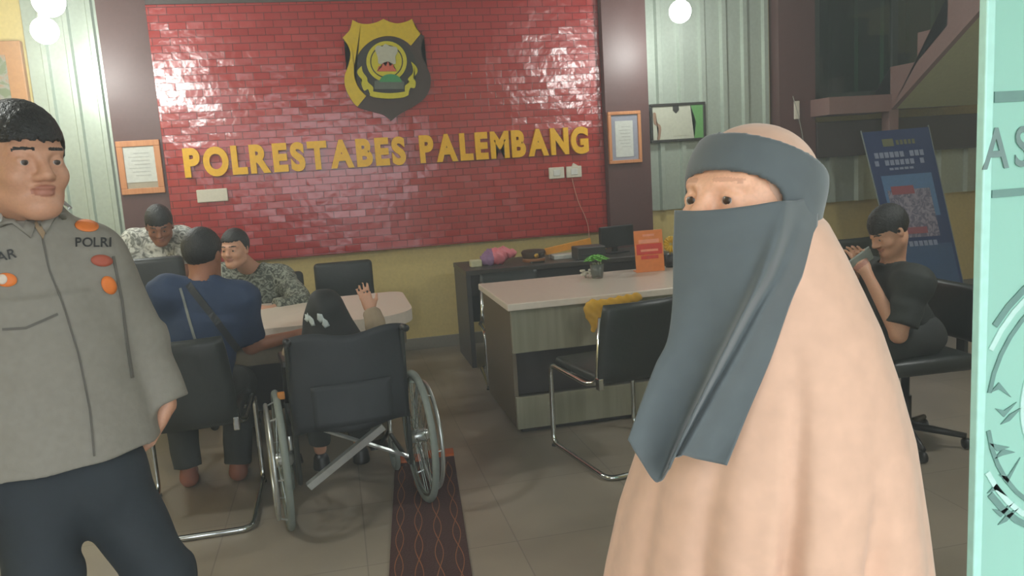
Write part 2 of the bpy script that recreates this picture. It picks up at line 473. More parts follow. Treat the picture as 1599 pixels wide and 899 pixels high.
SKIN = None
def eye_mesh(R):
    bm = B(); bmesh.ops.create_uvsphere(bm, u_segments=16, v_segments=12, radius=1)
    for fc in bm.faces:
        c = fc.calc_center_median().normalized(); fc.material_index = 1 if c.z > .85 else 0
        fc.smooth = True
    return bm
def put_eyes(parent, o, R, s, look=(0, 1, 0)):
    o = np.array(o); lk = Vector(R @ nrm(look))
    for q in (-1, 1):
        bm = eye_mesh(R); p = o + R @ (np.array([q * .031, .0742, .003]) * s)
        M = Matrix.Translation(p) @ lk.to_track_quat('Z', 'Y').to_matrix().to_4x4() @ Matrix.Diagonal((.0128 * s, .0128 * s, .0128 * s, 1))
        for v in bm.verts: v.co = M @ v.co
        obj('eye', bm, [mat('eye_white', (176, 166, 158), .35), mat('eye_dark', (66, 52, 44), .3)], parent)
def paint_face(me, o, R, s, lips=True):
    """lips and eyebrows get slots 1 and 2"""
    n = len(me.polygons); co = np.empty(n * 3); me.polygons.foreach_get('center', co); co = (co.reshape(-1, 3) - np.array(o)) @ R / s
    x, y, z = co.T; mi = np.zeros(n, np.int32)
    mi[(np.abs(x) < .024 * (1 - ((z + .055) / .016) ** 2 * .5)) & (np.abs(z + .055) < .0125) & (y > .07) & ((z + .055) ** 2 / .012 ** 2 + x ** 2 / .025 ** 2 < 1)] = 1
    ax_ = np.abs(x); br = .030 - (ax_ - .03) ** 2 * 6
    mi[(ax_ > .013) & (ax_ < .050) & (np.abs(z - br) < .0031) & (y > .05)] = 2
    me.polygons.foreach_set('material_index', mi); me.update()

def hair_short(parent, o, R, s, fringe=.036, h=.005, m=None, back=-.05, thick=.012, name='hair'):
    o = np.array(o, float); P = lambda *p: o + R @ (np.array(p) * s)
    m0 = .16 * s; f = Field(o - m0, o + m0, h)
    f.ell(P(0, -.014, .036), np.array([.078 + thick * .4, .098 + thick * .5, .087 + thick]) * s, R, 0)
    # face side: keep only above the fringe line; back: down to the nape; ears free
    g = f.sub([-1e3] * 3, [1e3] * 3)[1]
    L = [((g[0] - o[0]) * R[0, j] + (g[1] - o[1]) * R[1, j] + (g[2] - o[2]) * R[2, j]) / s for j in range(3)]
    x, y, z = L
    low = np.where(y > .035, fringe + .003 * np.sin(x * 310 + 1) + .0025 * np.sin(x * 730) + .002 * np.sin(x * 95), np.where(y > .005, fringe - (.035 - y) * 1.7, back + (y + .02) * .3 + .0 * x))
    low = np.where((y <= .005) & (y > -.025), np.maximum(low, -.012 + (y - .005) * 1.2), low)
    d = (low - z) * s * .7
    f.f = np.maximum(f.f, d.astype(np.float32))
    f.warp(lambda X, Y, Z: .0016 * np.sin(X * 310 + Z * 40) * np.sin(Y * 270 + X * 50))
    return link(name, f.mesh(name, 1), m or mat('black_hair', (30, 30, 30), .45, bump=.6, scale=160, vary=.4), parent)

def figure(root, J, h=.006, s=1., skin=None, shirt=None, sleeve='short', trousers=None, shoes=None, fwd=(0, -1, 0), headR=None, headh=None,
           shirt_pad=.014, hem=.06, folds=.004, detail=False, belly=0., curl=.35, hair=True, fringe=.036, hands=None, hair_m=None, trouser_pad=None, neck_up=0.):
    J = {k: np.array(v, float) for k, v in J.items()}
    allp = np.array(list(J.values())); lo = allp.min(0) - .26; hi = allp.max(0) + .26; lo[2] = max(lo[2], 0.0)
    fw = nrm(fwd); o = J['head']; R = headR
    fine = (o - .14 * s, o + .14 * s, headh) if headh else None
    f = Field(lo, hi, h, fine)
    chest = (J['shl'] + J['shr']) / 2 + np.array([0, 0, -.10]) * s; pel = (J['hipl'] + J['hipr']) / 2
    neck = (J['shl'] + J['shr']) / 2 + np.array([0, 0, .03]) * s
    put_head(f, o, R, s, neck, detail)
    f.cap(chest, pel, .135 * s, .125 * s, .05, flat=fw, q=.66)
    f.cap(J['shl'], J['shr'], .050 * s, .050 * s, .06)
    for q in 'lr':
        f.cap(J['sh' + q], J['el' + q], .048 * s, .038 * s, .03); f.cap(J['el' + q], J['wr' + q], .038 * s, .026 * s, .02)
        f.cap(J['hip' + q], J['kn' + q], .078 * s, .055 * s, .04); f.cap(J['kn' + q], J['an' + q], .054 * s, .038 * s, .03)
        toe = J['toe' + q]; f.cap(J['an' + q] - [0, 0, .03 * s], toe + [0, 0, .0], .034 * s, .024 * s, .02)
        d = J['wr' + q] - J['el' + q]; nn = None
        if hands and q in hands: d, nn, cu = hands[q]
        else: nn = np.cross(nrm(d), [0, 0, 1.]); nn = np.array([0, 0, -1.]) if abs(nrm(d)[2]) < .7 else -(nrm(J['sh' + q] - neck)); cu = curl
        put_hand(f, J['wr' + q], d, nn, 1 if q == 'l' else -1, cu, s)
    me = f.mesh('body', 1)
    if detail: paint_face(me, o, R, s)
    body = link('body', me, [skin, mat('lips_' + skin.name, (172, 116, 98), .5), mat('black_hair', (30, 30, 30), .45, bump=.6, scale=160, vary=.4)], root)
    if detail: put_eyes(root, o, R, s)
    # shirt
    p = shirt_pad
    if shirt:
        f = Field(lo, hi, h)
        end = pel + nrm(pel - chest) * hem
        f.cap(chest, end, (.150 + p) * s, (.150 + p + belly) * s, .05, flat=fw, q=.70, ends=True)
        f.cap(chest, chest + [0, 0, .02], (.15 + p) * s, (.14 + p) * s, .05, flat=fw, q=.68)
        f.cap(J['shl'] - [0, 0, .008], J['shr'] - [0, 0, .008], .056 * s + p, .056 * s + p, .06)
        f.cap(neck - [0, 0, .06], neck + [0, 0, .005], .085 * s, .068 * s, .05)
        if neck_up: f.cap(neck - [0, 0, .03], neck + fw * .012 + [0, 0, neck_up], .080 * s, .072 * s, .03)
        for q in 'lr':
            a, b, c = J['sh' + q], J['el' + q], J['wr' + q]
            if sleeve == 'short':
                f.cap(a, a + (b - a) * .82, .058 * s + p, .056 * s + p, .05, ends=True); f.ell(a, [.06 * s + p] * 3, None, .05)
            else:
                f.cap(a, b, .056 * s + p, .048 * s + p, .05); f.cap(b, b + (c - b) * .97, .047 * s + p, .036 * s + p, .03, ends=True)
        f.cap(neck + [0, 0, .03 * s], o + R @ np.array([0, -.018, -.08]) * s, .066 * s, .06 * s, .008, 'sub')
        if folds: f.warp(lambda X, Y, Z: folds * (np.sin(X * 31 + Z * 23 + 2 * np.sin(Z * 17)) * np.sin(Y * 27 + Z * 13 + X * 9)))
        link('shirt', f.mesh('shirt', 2), shirt, root)
    if trousers:
        f = Field(lo, hi, h)
        if trouser_pad is not None: p = trouser_pad
        f.cap(J['hipl'], J['hipr'], .092 * s + p * .5, .092 * s + p * .5, .05)
        f.cap(pel, pel + nrm(chest - pel) * .12 * s, .135 * s, .130 * s, .04, flat=fw, q=.72)
        for q in 'lr':
            f.cap(J['hip' + q], J['kn' + q], .086 * s + p, .064 * s + p, .04)
            f.cap(J['kn' + q], J['kn' + q] + (J['an' + q] - J['kn' + q]) * .97, .063 * s + p, .048 * s + p, .04, ends=True); f.ell(J['kn' + q], [.062 * s + p] * 3, None, .03)
        if folds: f.warp(lambda X, Y, Z: folds * .8 * np.sin(Z * 38 + X * 20) * np.sin(Y * 25 + X * 25))
        link('trousers', f.mesh('trousers', 2), trousers, root)
    if shoes:
        for q in 'lr':
            a, t = J['an' + q], J['toe' + q]; f = Field(np.minimum(a, t) - .1, np.maximum(a, t) + .1, .006)
            f.cap([a[0], a[1], .045], [t[0], t[1], .032], .043 * s, .038 * s, .02); f.cap([a[0], a[1], .05], [a[0], a[1], .085], .042, .04, .02)
            f.plane([0, 0, .003], [0, 0, -1]); link('shoe', f.mesh('shoe', 1), shoes, root)
    if hair: hair_short(root, o, R, s, fringe=fringe, m=hair_m)
    return body

# ================================================================== THE ROOM
WY = 6.75                      # back wall
XL, XR, YF, ZC = -2.75, 7.6, -0.45, 3.35
m_wall = mat('cream_yellow_wall', (204, 184, 118), .55, bump=.05)
m_maroon = mat('maroon_brown_paint', (92, 62, 60), .42)
m_zinc = mat('pale_green_metal_sheet', (178, 190, 178), .32, .35)
m_ceil = mat('grey_ceiling', (150, 150, 145), .8)
m_base = mat('grey_skirting', (128, 124, 112), .5)
m_white = mat('white_board', (214, 208, 190), .5)
struct('floor', box(B(), XL, XR, YF, WY + .2, -.1, 0), floor_mat())
struct('ground', box(B(), -12, 14, -14, YF, -.14, -.04), mat('outdoor_paving', (150, 148, 140), .8, bump=.2, scale=8))
struct('ceiling', box(B(), XL, XR, YF, WY + .2, ZC, ZC + .1), m_ceil)
struct('wall_left', box(B(), XL - .15, XL, YF, WY + .2, 0, ZC), m_wall)
struct('wall_right', box(B(), XR, XR + .15, YF, WY + .2, 0, ZC), m_wall)
struct('wall_back', box(B(), XL, XR, WY + .02, WY + .2, 0, ZC), m_wall)
struct('baseboard_back', box(B(), XL, XR, WY, WY + .02, 0, .10, .004), m_base)
DX0, DX1, DZ = -1.55, 2.35, 2.5     # the open doorway the picture is taken from
bm = B()
box(bm, XL, DX0, YF - .15, YF, 0, ZC); box(bm, DX0, DX1, YF - .15, YF, DZ, ZC); box(bm, DX1, XR, YF - .15, YF, 0, ZC)
struct('wall_front', bm, m_wall)

# red brick board on the wall
BX0, BX1, BZ0, BZ1 = -1.235, 2.34, .885, 2.875
brick = box(B(), BX0, BX1, WY - .045, WY + .02, BZ0, BZ1, .004)
struct('wall_back_brickwork', brick, brick_mat())
# maroon upright strips, corrugated sheets
struct('trim_1', box(B(), -1.585, BX0 - .002, WY - .03, WY + .02, .92, ZC), m_maroon)
struct('trim_2', box(B(), BX1 + .002, 2.735, WY - .12, WY + .02, .0, ZC), m_maroon)
struct('trim_3', box(B(), 3.97, 4.33, WY - .14, WY + .02, .0, ZC), m_maroon)
struct('trim_4', box(B(), BX0, BX1, WY - .035, WY + .02, BZ1 + .003, ZC), mat('dark_grey_brown_paint', (84, 72, 70), .5))
struct('wall_back_sheeting', corrugated(B(), -2.10, -1.59, .95, ZC, WY - .005, .17, .028), m_zinc)
struct('wall_back_sheeting', corrugated(B(), 2.74, 3.965, 1.03, ZC, WY - .005, .205, .03), m_zinc)
m_green = mat('dark_green_sheet', (92, 108, 96), .3, .25)
struct('wall_back_sheeting', corrugated(B(), 4.335, XR, .98, 1.40, WY - .03, .30, .035), m_zinc)
struct('trim_5', box(B(), 4.335, XR, WY - .16, WY + .02, 1.40, 1.72, .004), mat('dark_beam_paint', (66, 58, 56), .5))
# window of dark green glass above the beam
bm = B(); f_ = B()
wx0, wx1, wz0, wz1 = 4.36, 6.3, 1.93, 2.86
for a, b, c, d in ((wx0, wx1, wz0, wz0 + .05), (wx0, wx1, wz1 - .05, wz1), (wx0, wx0 + .05, wz0, wz1), (wx1 - .05, wx1, wz0, wz1), (5.16, 5.22, wz0, wz1)):
    box(f_, a, b, WY - .09, WY + .02, c, d, .004)
w = struct('window_1', f_, mat('dark_green_frame', (52, 62, 54), .45))
g = corrugated(B(), wx0 + .03, wx1 - .03, wz0 + .02, wz1 - .02, WY - .02, .27, .03)
obj('window_sheet', g, m_green, w)
g = B(); box(g, wx0 + .04, wx1 - .04, WY - .07, WY - .064, wz0 + .04, wz1 - .04)
def pane_mat(name, tint, gl=.08, rough=.05, diff=None):
    m = bpy.data.materials.new(name); m.use_nodes = True; nt = m.node_tree; out = nt.nodes['Material Output']; nt.nodes.remove(nt.nodes['Principled BSDF'])
    t = nt.nodes.new('ShaderNodeBsdfTransparent'); t.inputs[0].default_value = rgb(*tint)
    g = nt.nodes.new('ShaderNodeBsdfGlossy'); g.inputs['Roughness'].default_value = rough
    x = nt.nodes.new('ShaderNodeMixShader'); x.inputs[0].default_value = gl
    nt.links.new(t.outputs[0], x.inputs[1]); nt.links.new(g.outputs[0], x.inputs[2]); last = x
    if diff:
        col, f1, f2 = diff
        d = nt.nodes.new('ShaderNodeBsdfDiffuse'); d.inputs[0].default_value = rgb(*col); tr = nt.nodes.new('ShaderNodeBsdfTranslucent'); tr.inputs[0].default_value = rgb(*col)
        a = nt.nodes.new('ShaderNodeMixShader'); a.inputs[0].default_value = f2; nt.links.new(d.outputs[0], a.inputs[1]); nt.links.new(tr.outputs[0], a.inputs[2])
        b = nt.nodes.new('ShaderNodeMixShader'); b.inputs[0].default_value = f1; nt.links.new(x.outputs[0], b.inputs[1]); nt.links.new(a.outputs[0], b.inputs[2]); last = b
    nt.links.new(last.outputs[0], out.inputs[0]); return m
mg = pane_mat('tinted_glass', (170, 200, 184))
obj('pane', g, mg, w)

# ------------------------------------------------------------------ stairs at the back right, on one stringer with a post
m_pink = mat('dull_pink_stair_paint', (134, 104, 98), .55)
st = thing('staircase', 'dull pink staircase with olive underside rising from a landing above the blue banner', 'staircase', (4.9, 6.35, 0))
def prism_x(bm, pts, xa, xb):
    """outline in y,z extruded from xa to xb"""
    m_ = Matrix(((0, 1, 0, 0), (1, 0, 0, 0), (0, 0, 1, 0), (0, 0, 0, 1)))
    prism(bm, pts, xa, xb); bmesh.ops.transform(bm, matrix=m_, verts=bm.verts[:]); return bm
lz, run, rise = 1.92, -.335, .235
pts = [(.36, lz), (0, lz)]; y = 0.; z = lz
for k in range(5):
    z += rise; pts.append((y, z)); y += run; pts.append((y, z))
pts += [(y, z - .20), (-.02, lz - .13), (.36, lz - .13)]
obj('stringer', prism_x(B(), pts, 0, .05), m_pink, st)
bm = B(); box(bm, -.62, .0, -.02, .36, lz - .15, lz, .004); obj('landing', bm, m_pink, st)
bm = B(); box(bm, .051, 1.0, .0, .36, lz - .12, lz, .004); obj('landing', bm, m_pink, st)
for k in range(5):
    bm = B(); box(bm, .051, 1.0, run * (k + 1), run * k + .02, lz + rise * (k + 1) - .05, lz + rise * (k + 1), .004)
    box(bm, .051, 1.0, run * k - .02, run * k, lz + rise * k - .03, lz + rise * (k + 1) - .051)
    obj('step', bm, m_pink, st)
bm = B(); prism_x(bm, [(.0, lz - .10), (run * 5, lz + rise * 5 - .17), (run * 5, lz + rise * 5 - .20), (.0, lz - .13)], .051, 1.0)
obj('soffit', bm, mat('olive_stair_soffit', (170, 172, 128), .6), st)
bm = B(); box(bm, -.01, .09, .0, .10, 0.0, lz - .13, .004); obj('post', bm, m_pink, st)

# ------------------------------------------------------------------ glass door leaf at the right, frosted film with bands, letters and an emblem
GY = 1.15
gx = onplane(1532, 450, GY)[0]
ZG0, ZG1 = .02, 2.45
bm = B(); box(bm, gx, gx + .95, GY, GY + .012, ZG0, ZG1, .002)
door = struct('door_1', bm, pane_mat('frosted_mint_glass', (190, 225, 215), .08, .1, ((186, 236, 222), .86, .25)))
door['label'] = 'frosted mint glass door leaf'
bm = B(); box(bm, gx - .004, gx + .014, GY - .003, GY + .015, ZG0, ZG1, .003)
obj('edge_strip', bm, mat('pale_mint_edge', (186, 238, 226), .25), door)
m_film = mat('grey_green_film', (112, 150, 142), .6); m_film2 = mat('pale_film', (196, 232, 224), .5)
m_char = mat('grey_lettering', (120, 146, 142), .6)
def gz(py): return onplane(1560, py, GY)[2]
for a, b in ((143, 160), (296, 308)):
    bm = B(); box(bm, gx + .015, gx + .94, GY - .003, GY - .0005, gz(b), gz(a)); obj('film_band', bm, m_film, door)
x_a = onplane(1532, 230, GY)[0]
L = letters('AS', 1, .002, .01); x = x_a + .001
zb, zt = gz(263), gz(199); xs = x
for ch, me, a, b, lo, hi in L:
    sc_ = (zt - zb) / (hi - lo); k = sc_ * .78
    me.transform(Matrix.Translation((x, GY - .0025, zb)) @ Matrix.Diagonal((k, 1, sc_, 1)) @ Matrix.Translation((-a, 0, -lo)))
    link('letter', me, m_char, door); x += (b - a) * k + .012
# ring and leaves of the emblem on the film
ecx, ecz = gx + .24, gz(640)
def arc(r, a0, a1, w_, m_, name='emblem_ring'):
    bm = B(); n = 40; pr = None; quads = []
    for i in range(n + 1):
        a = math.radians(a0 + (a1 - a0) * i / n); v = [bm.verts.new((ecx + q * math.cos(a), GY - .0014, ecz + q * math.sin(a))) for q in (r - w_, r + w_)]
        if min(u.co.x for u in v) < gx + .015: pr = None; continue
        if pr:
            q4 = [(u.co.x, u.co.z) for u in (pr[0], pr[1], v[1], v[0])]; quads.append(q4)
        pr = v
    bm.free(); bm = B()
    for q4 in quads: prism(bm, q4, GY - .003, GY - .0006)
    obj(name, bm, m_, door)
arc(.262, 0, 360, .006, m_film); arc(.246, 0, 360, .005, m_film2); arc(.222, 0, 360, .004, m_film)
arc(.135, 100, 260, .005, m_film); arc(.150, 100, 260, .004, m_film2)
for i in range(9):
    z = gz(610 + i * 26); bm = B(); a = .4 + .25 * (i % 2)
    x = gx + .022 + .012 * (i % 3)
    p = [Vector((x, 0, 0)), Vector((x + .018, 0, .010 - .022 * (i % 2))), Vector((x + .044, 0, -.014 + .02 * (i % 3)))]
    prism(bm, [(p[0].x, z + p[0].z), (p[1].x, z + p[1].z + .006), (p[2].x, z + p[2].z), (p[1].x, z + p[1].z - .006)], GY - .003, GY - .0006); obj('emblem_leaf', bm, m_film, door)

# ------------------------------------------------------------------ lamps
m_bulb = mat('lit_bulb', (255, 255, 250), .4, emit=((250, 255, 248), BULB))
def bulb(x, y, z, label, r=.085):
    t = thing('pendant_bulb', label, 'lamp', (x, y, z), group='round ceiling bulbs')
    bm = B(); bmesh.ops.create_uvsphere(bm, u_segments=24, v_segments=16, radius=r)
    obj('bulb', bm, m_bulb, t, True)
    bm = B(); lathe(bm, [(.02, r - .01), (.028, r), (.028, r + .05), (.012, r + .065)]); obj('lamp_holder', bm, mat('white_plastic', (215, 215, 208), .4), t, True)
    bm = B(); tube(bm, [(0, 0, r + .06), (0, 0, ZC - z)], .004); obj('cord', bm, mat('dark_cord', (50, 50, 50), .6), t)
    bm = B(); lathe(bm, [(.045, ZC - z - .02), (.05, ZC - z)]); obj('ceiling_rose', bm, mat('white_plastic', (215, 215, 208), .4), t)
    l = bpy.data.lights.new('bulb_light', 'POINT'); l.energy = LAMP_POWER * (1.2 if y < 4 else .42); l.color = (.96, 1, .95); l.shadow_soft_size = r
    o = bpy.data.objects.new('bulb_light', l); C.objects.link(o); o.parent = t; o.location = (0, 0, -r - .09)
p = onplane(70, 48, 6.0); bulb(*p, 'glowing round bulb before the pale metal sheet, lower of the two at top left')
p = onplane(76, 2, 5.1); bulb(*p, 'glowing round bulb cut by the top edge, above the other one at top left')
p = onplane(1062, 18, 6.0); bulb(*p, 'single glowing round bulb above the green certificate')
for x, y, z in ((-1.75, 2.6, 2.85), (3.35, 2.6, 2.85)):      # the row of bulbs nearer the doorway
    bulb(x, y, z, ('glowing round bulb nearer the doorway over the officer' if x < 0 else 'glowing round bulb nearer the doorway over the stairs side'), .10)

# ------------------------------------------------------------------ sign letters
m_yel = mat('yellow_letter_paint', (236, 180, 6), .32)
sg = thing('wall_sign', 'raised yellow letters reading POLRESTABES PALEMBANG across the red brick wall', 'sign', (0, 0, 0))
YS = WY - .045
def wx(px, py): return onplane(px, py, YS)[0]
word('POLRESTABES', wx(288, 255), wx(633, 240), 1.575, 1.80, YS - .02, .036, m_yel, sg, bold=.052, gap=.10)
word('PALEMBANG', wx(655, 238), wx(917, 222), 1.575, 1.80, YS - .02, .036, m_yel, sg, bold=.052, gap=.10)

# ------------------------------------------------------------------ police emblem
em = thing('wall_emblem', 'yellow and dark brown shield emblem with round crest above the lettering', 'emblem')
def E(x, y): 
    p = onplane(520 + x / 4.994, 20 + y / 4.994, YS); return (p[0], p[2])
def smoothpoly(pts, corners=(), n=4):
    out = []; N = len(pts)
    for i in range(N):
        p0, p1, p2, p3 = (np.array(pts[(i + k) % N], float) for k in (-1, 0, 1, 2))
        if i in corners: p0 = p1
        if (i + 1) % N in corners: p3 = p2
        for k in range(n):
            t = k / n; out.append(tuple(.5 * ((2 * p1) + (-p0 + p2) * t + (2 * p0 - 5 * p1 + 4 * p2 - p3) * t * t + (-p0 + 3 * p1 - 3 * p2 + p3) * t ** 3)))
    return out
m_sh = mat('dark_brown_emblem', (62, 44, 36), .4); m_ey = mat('emblem_yellow', (206, 176, 8), .38)
m_ey2 = mat('emblem_bright_yellow', (196, 186, 20), .38)
shield = [(150, 62), (200, 88), (270, 95), (340, 80), (390, 55), (440, 78), (500, 90), (570, 75), (612, 55), (640, 120), (678, 172), (712, 185), (688, 250), (688, 330), (722, 410), (755, 490), (755, 580), (715, 665), (630, 730), (530, 785), (450, 845), (400, 800), (300, 770), (190, 735), (130, 660), (95, 580), (90, 500), (120, 410), (135, 330), (120, 270), (75, 200), (130, 140)]
obj('shield', prism(B(), [E(*p) for p in smoothpoly(shield, (0, 4, 8, 10, 11, 20, 30))], YS - .03, YS), m_sh, em)
cc = (412, 440); R0 = 250
arcp = []
a0, a1 = math.atan2(265 - cc[1], 600 - cc[0]), math.atan2(665 - cc[1], 247 - cc[0]) - 2 * math.pi
for i in range(25):
    a = a0 + (a1 - a0) * i / 24; rr = 252 + 10 * math.cos(math.pi * i / 12)
    arcp.append((cc[0] + rr * math.cos(a), cc[1] + rr * math.sin(a)))
yb = smoothpoly(shield, (0, 4, 8, 10, 11, 20, 30))
yo = yb[:10 * 4 + 1][::1]
i0 = 23 * 4
border = yb[i0:] + yo + arcp
obj('gold_border', prism(B(), [E(*p) for p in border], YS - .042, YS - .028), m_ey, em)
circ = lambda c, r, n=40, ry=None: [E(c[0] + r * math.cos(2 * math.pi * k / n), c[1] + (ry or r) * math.sin(2 * math.pi * k / n)) for k in range(n)]
obj('dark_disc', prism(B(), circ((415, 445), 236), YS - .038, YS - .028), mat('black_emblem', (42, 38, 32), .4), em)
obj('gold_ring', prism(B(), circ((415, 385), 157), YS - .046, YS - .037, circ((415, 385), 128)), m_ey2, em)
obj('black_ring', prism(B(), circ((415, 385), 129), YS - .044, YS - .037, circ((415, 385), 119)), mat('black_emblem', (42, 38, 32), .4), em)
obj('gold_field', prism(B(), circ((415, 385), 120), YS - .043, YS - .037), m_ey2, em)
tower = smoothpoly([(325, 290), (350, 262), (380, 270), (405, 250), (440, 268), (490, 275), (500, 310), (482, 350), (485, 400), (455, 405), (415, 395), (380, 405), (352, 400), (345, 350)])
obj('white_temple', prism(B(), [E(*p) for p in tower], YS - .050, YS - .042), mat('emblem_white', (178, 178, 160), .5), em)
flame = [(340, 462), (355, 420), (375, 432), (385, 398), (408, 425), (425, 385), (440, 425), (462, 405), (472, 435), (492, 462)]
obj('red_flame', prism(B(), [E(*p) for p in flame], YS - .052, YS - .042), mat('emblem_red', (202, 96, 70), .5), em)
hill = [(355, 545)] + [(445 - 85 * math.cos(t), 545 - 62 * math.sin(t)) for t in np.linspace(.15, 3.0, 14)] + [(535, 545)]
obj('green_hill', prism(B(), [E(*p) for p in hill], YS - .052, YS - .042), mat('emblem_green', (58, 140, 84), .5), em)
obj('grey_water', prism(B(), [E(*p) for p in [(322, 540), (345, 530), (530, 530), (552, 545), (548, 600), (320, 600)]], YS - .048, YS - .037), mat('emblem_grey', (92, 98, 88), .5), em)
rib = smoothpoly([(290, 608), (330, 622), (435, 632), (540, 622), (588, 605), (584, 645), (540, 665), (435, 674), (330, 665), (285, 650)], (0, 4, 5, 9))
obj('ribbon', prism(B(), [E(*p) for p in rib], YS - .054, YS - .037), m_ey2, em)
tl = smoothpoly([(222, 420), (230, 465), (262, 510), (270, 545), (310, 585), (305, 625), (285, 632), (270, 600), (240, 610), (215, 545), (225, 530), (192, 485), (190, 455)], (0,))
obj('ribbon', prism(B(), [E(*p) for p in tl], YS - .050, YS - .037), m_ey2, em)
tr = smoothpoly([(605, 388), (640, 420), (655, 460), (635, 500), (622, 515), (640, 545), (632, 590), (600, 590), (585, 620), (560, 622), (558, 575), (590, 545), (580, 520), (615, 480), (620, 440)], (0,))
obj('ribbon', prism(B(), [E(*p) for p in tr], YS - .050, YS - .037), m_ey2, em)

# ------------------------------------------------------------------ framed papers and small things on the wall
def framed(name, label, x0, x1, z0, z1, y, fw, mf, mm, paper, pm, depth=.03):
    t = thing(name, label, 'picture frame', ((x0 + x1) / 2, y, z0))
    hw, H = (x1 - x0) / 2, z1 - z0
    bm = B(); box(bm, -hw, hw, -depth, 0, 0, fw, .004); box(bm, -hw, hw, -depth, 0, H - fw, H, .004); box(bm, -hw, -hw + fw, -depth, 0, fw, H - fw, .004); box(bm, hw - fw, hw, -depth, 0, fw, H - fw, .004)
    obj('frame', bm, mf, t)
    bm = B(); box(bm, -hw + fw, hw - fw, -depth * .5, -.002, fw, H - fw); obj('mat_board', bm, mm, t)
    a, b, c, d = paper
    bm = B(); box(bm, a, b, -depth * .5 - .003, -depth * .5, c, d); obj('paper', bm, pm, t)
    return t
m_of = wood_mat('orange_wood_frame', (192, 124, 78), (206, 142, 92)); m_pap = mat('white_paper', (205, 208, 200), .7)
a = onplane(186, 260, WY - .03); b = onplane(254, 258, WY - .03)
zz = lambda px, py, y=WY - .05: onplane(px, py, y)[2]
t = framed('certificate_frame', 'orange wooden frame with white certificate on the strip left of the brick wall', a[0], b[0], zz(218, 303), zz(218, 219), WY - .03, .045, m_of, mat('grey_mat', (168, 158, 138), .7), (-.115, .115, .09, .37), m_pap)
a = onplane(949, 215, WY - .12); b = onplane(1000, 215, WY - .12)
t2 = framed('certificate_frame', 'orange wooden frame with white certificate between the brick wall and metal sheet', a[0], b[0], zz(973, 255, WY - .12), zz(973, 174, WY - .12), WY - .12, .028, m_of, mat('blue_grey_mat', (150, 152, 165), .7), (-.085, .075, .055, .36), m_pap)
for t_, hw in ((t, .08), (t2, .055)):
    for k in range(7):
        bm = B(); box(bm, -hw * (.5 + .5 * ((k * 7) % 3) / 2), hw * .9, -.0195, -.018, .14 + k * .028, .145 + k * .028); obj('text_line', bm, mat('faint_grey_print', (180, 182, 176), .7), t_)
a = onplane(1014, 190, WY - .04); b = onplane(1100, 190, WY - .04); z1_ = zz(1056, 161); z0_ = zz(1056, 221)
m_blk = mat('black_frame', (46, 44, 40), .4)
t = framed('award_frame', 'black framed award with a green right side on the metal sheet', a[0], b[0], z0_, z1_, WY - .04, .022, m_blk, mat('award_paper', (186, 188, 170), .6), (-.05, .10, .05, .25), mat('award_paper', (186, 188, 170), .6))
hw = (b[0] - a[0]) / 2; H = z1_ - z0_
obj('green_corner', prism(B(), [(hw - .11, .022), (hw - .022, .022), (hw - .022, H - .022), (hw - .14, H - .022), (hw - .09, H * .5)], -.0195, -.0165), mat('award_green', (96, 152, 84), .6), t)
obj('brown_ribbon', prism(B(), smoothpoly([(-hw + .03, H - .08), (-hw + .055, H - .08), (-hw + .06, H * .55), (-hw + .10, H * .4), (-hw + .085, .03), (-hw + .06, .03), (-hw + .075, H * .38), (-hw + .035, H * .5)]), -.0195, -.0165), mat('award_brown', (150, 120, 98), .6), t)
obj('shield_logo', prism(B(), [(-.045, H - .022), (.01, H - .022), (.012, H - .06), (-.018, H - .09), (-.045, H - .06)], -.021, -.0165), m_blk, t)
# board at the far left edge
t = thing('framed_map', 'orange framed board cut by the left edge above the officer', 'picture frame', (-2.36, WY - .02, 1.98))
bm = B(); box(bm, -.24, .24, -.04, .02, 0, .66, .006); obj('frame', bm, mat('orange_brown_frame', (176, 128, 84), .5), t)
bm = B(); box(bm, -.18, .13, -.045, -.04, .09, .56); obj('map_sheet', bm, batik('map_print', (120, 130, 100), (150, 150, 140), (160, 132, 108), 7), t)
# white plates
def plate(name, label, cat, px, py, w_, h_, y=YS, m_=None, rz=0, extra=None):
    p = onplane(px, py, y); t = B(); box(t, -w_ / 2, w_ / 2, -.022, 0, -h_ / 2, h_ / 2, .006)
    if extra: extra(t)
    o = obj(name, t, m_ or m_white); o.location = p; o.rotation_euler = (0, rz, 0); return tag(o, label, cat)
plate('outlet_box', 'small white outlet box on the brick wall under the letter P at left', 'outlet', 332, 305, .23, .10)
o = thing('wall_switch', 'pair of white switches on the brick wall below the last letters', 'switch', onplane(882, 269, YS))
for dx in (-.078, .078):
    bm = B(); box(bm, dx - .068, dx + .068, -.022, 0, -.048, .048, .006); pl_ = obj('switch_plate', bm, m_white, o)
    bm = B(); box(bm, dx - .03, dx + .03, -.027, -.02, -.026, .026, .004); obj('rocker', bm, mat('white_plastic', (215, 215, 208), .4), pl_)
bm = B(); prism(bm, [(.06, .048), (.075, .075), (.12, .048)], -.02, -.002); obj('bent_cover', bm, m_white, o)
plate('wall_switch', 'narrow white switch high on the maroon pillar behind the veiled woman', 'switch', 1243, 172, .05, .16, WY - .14)
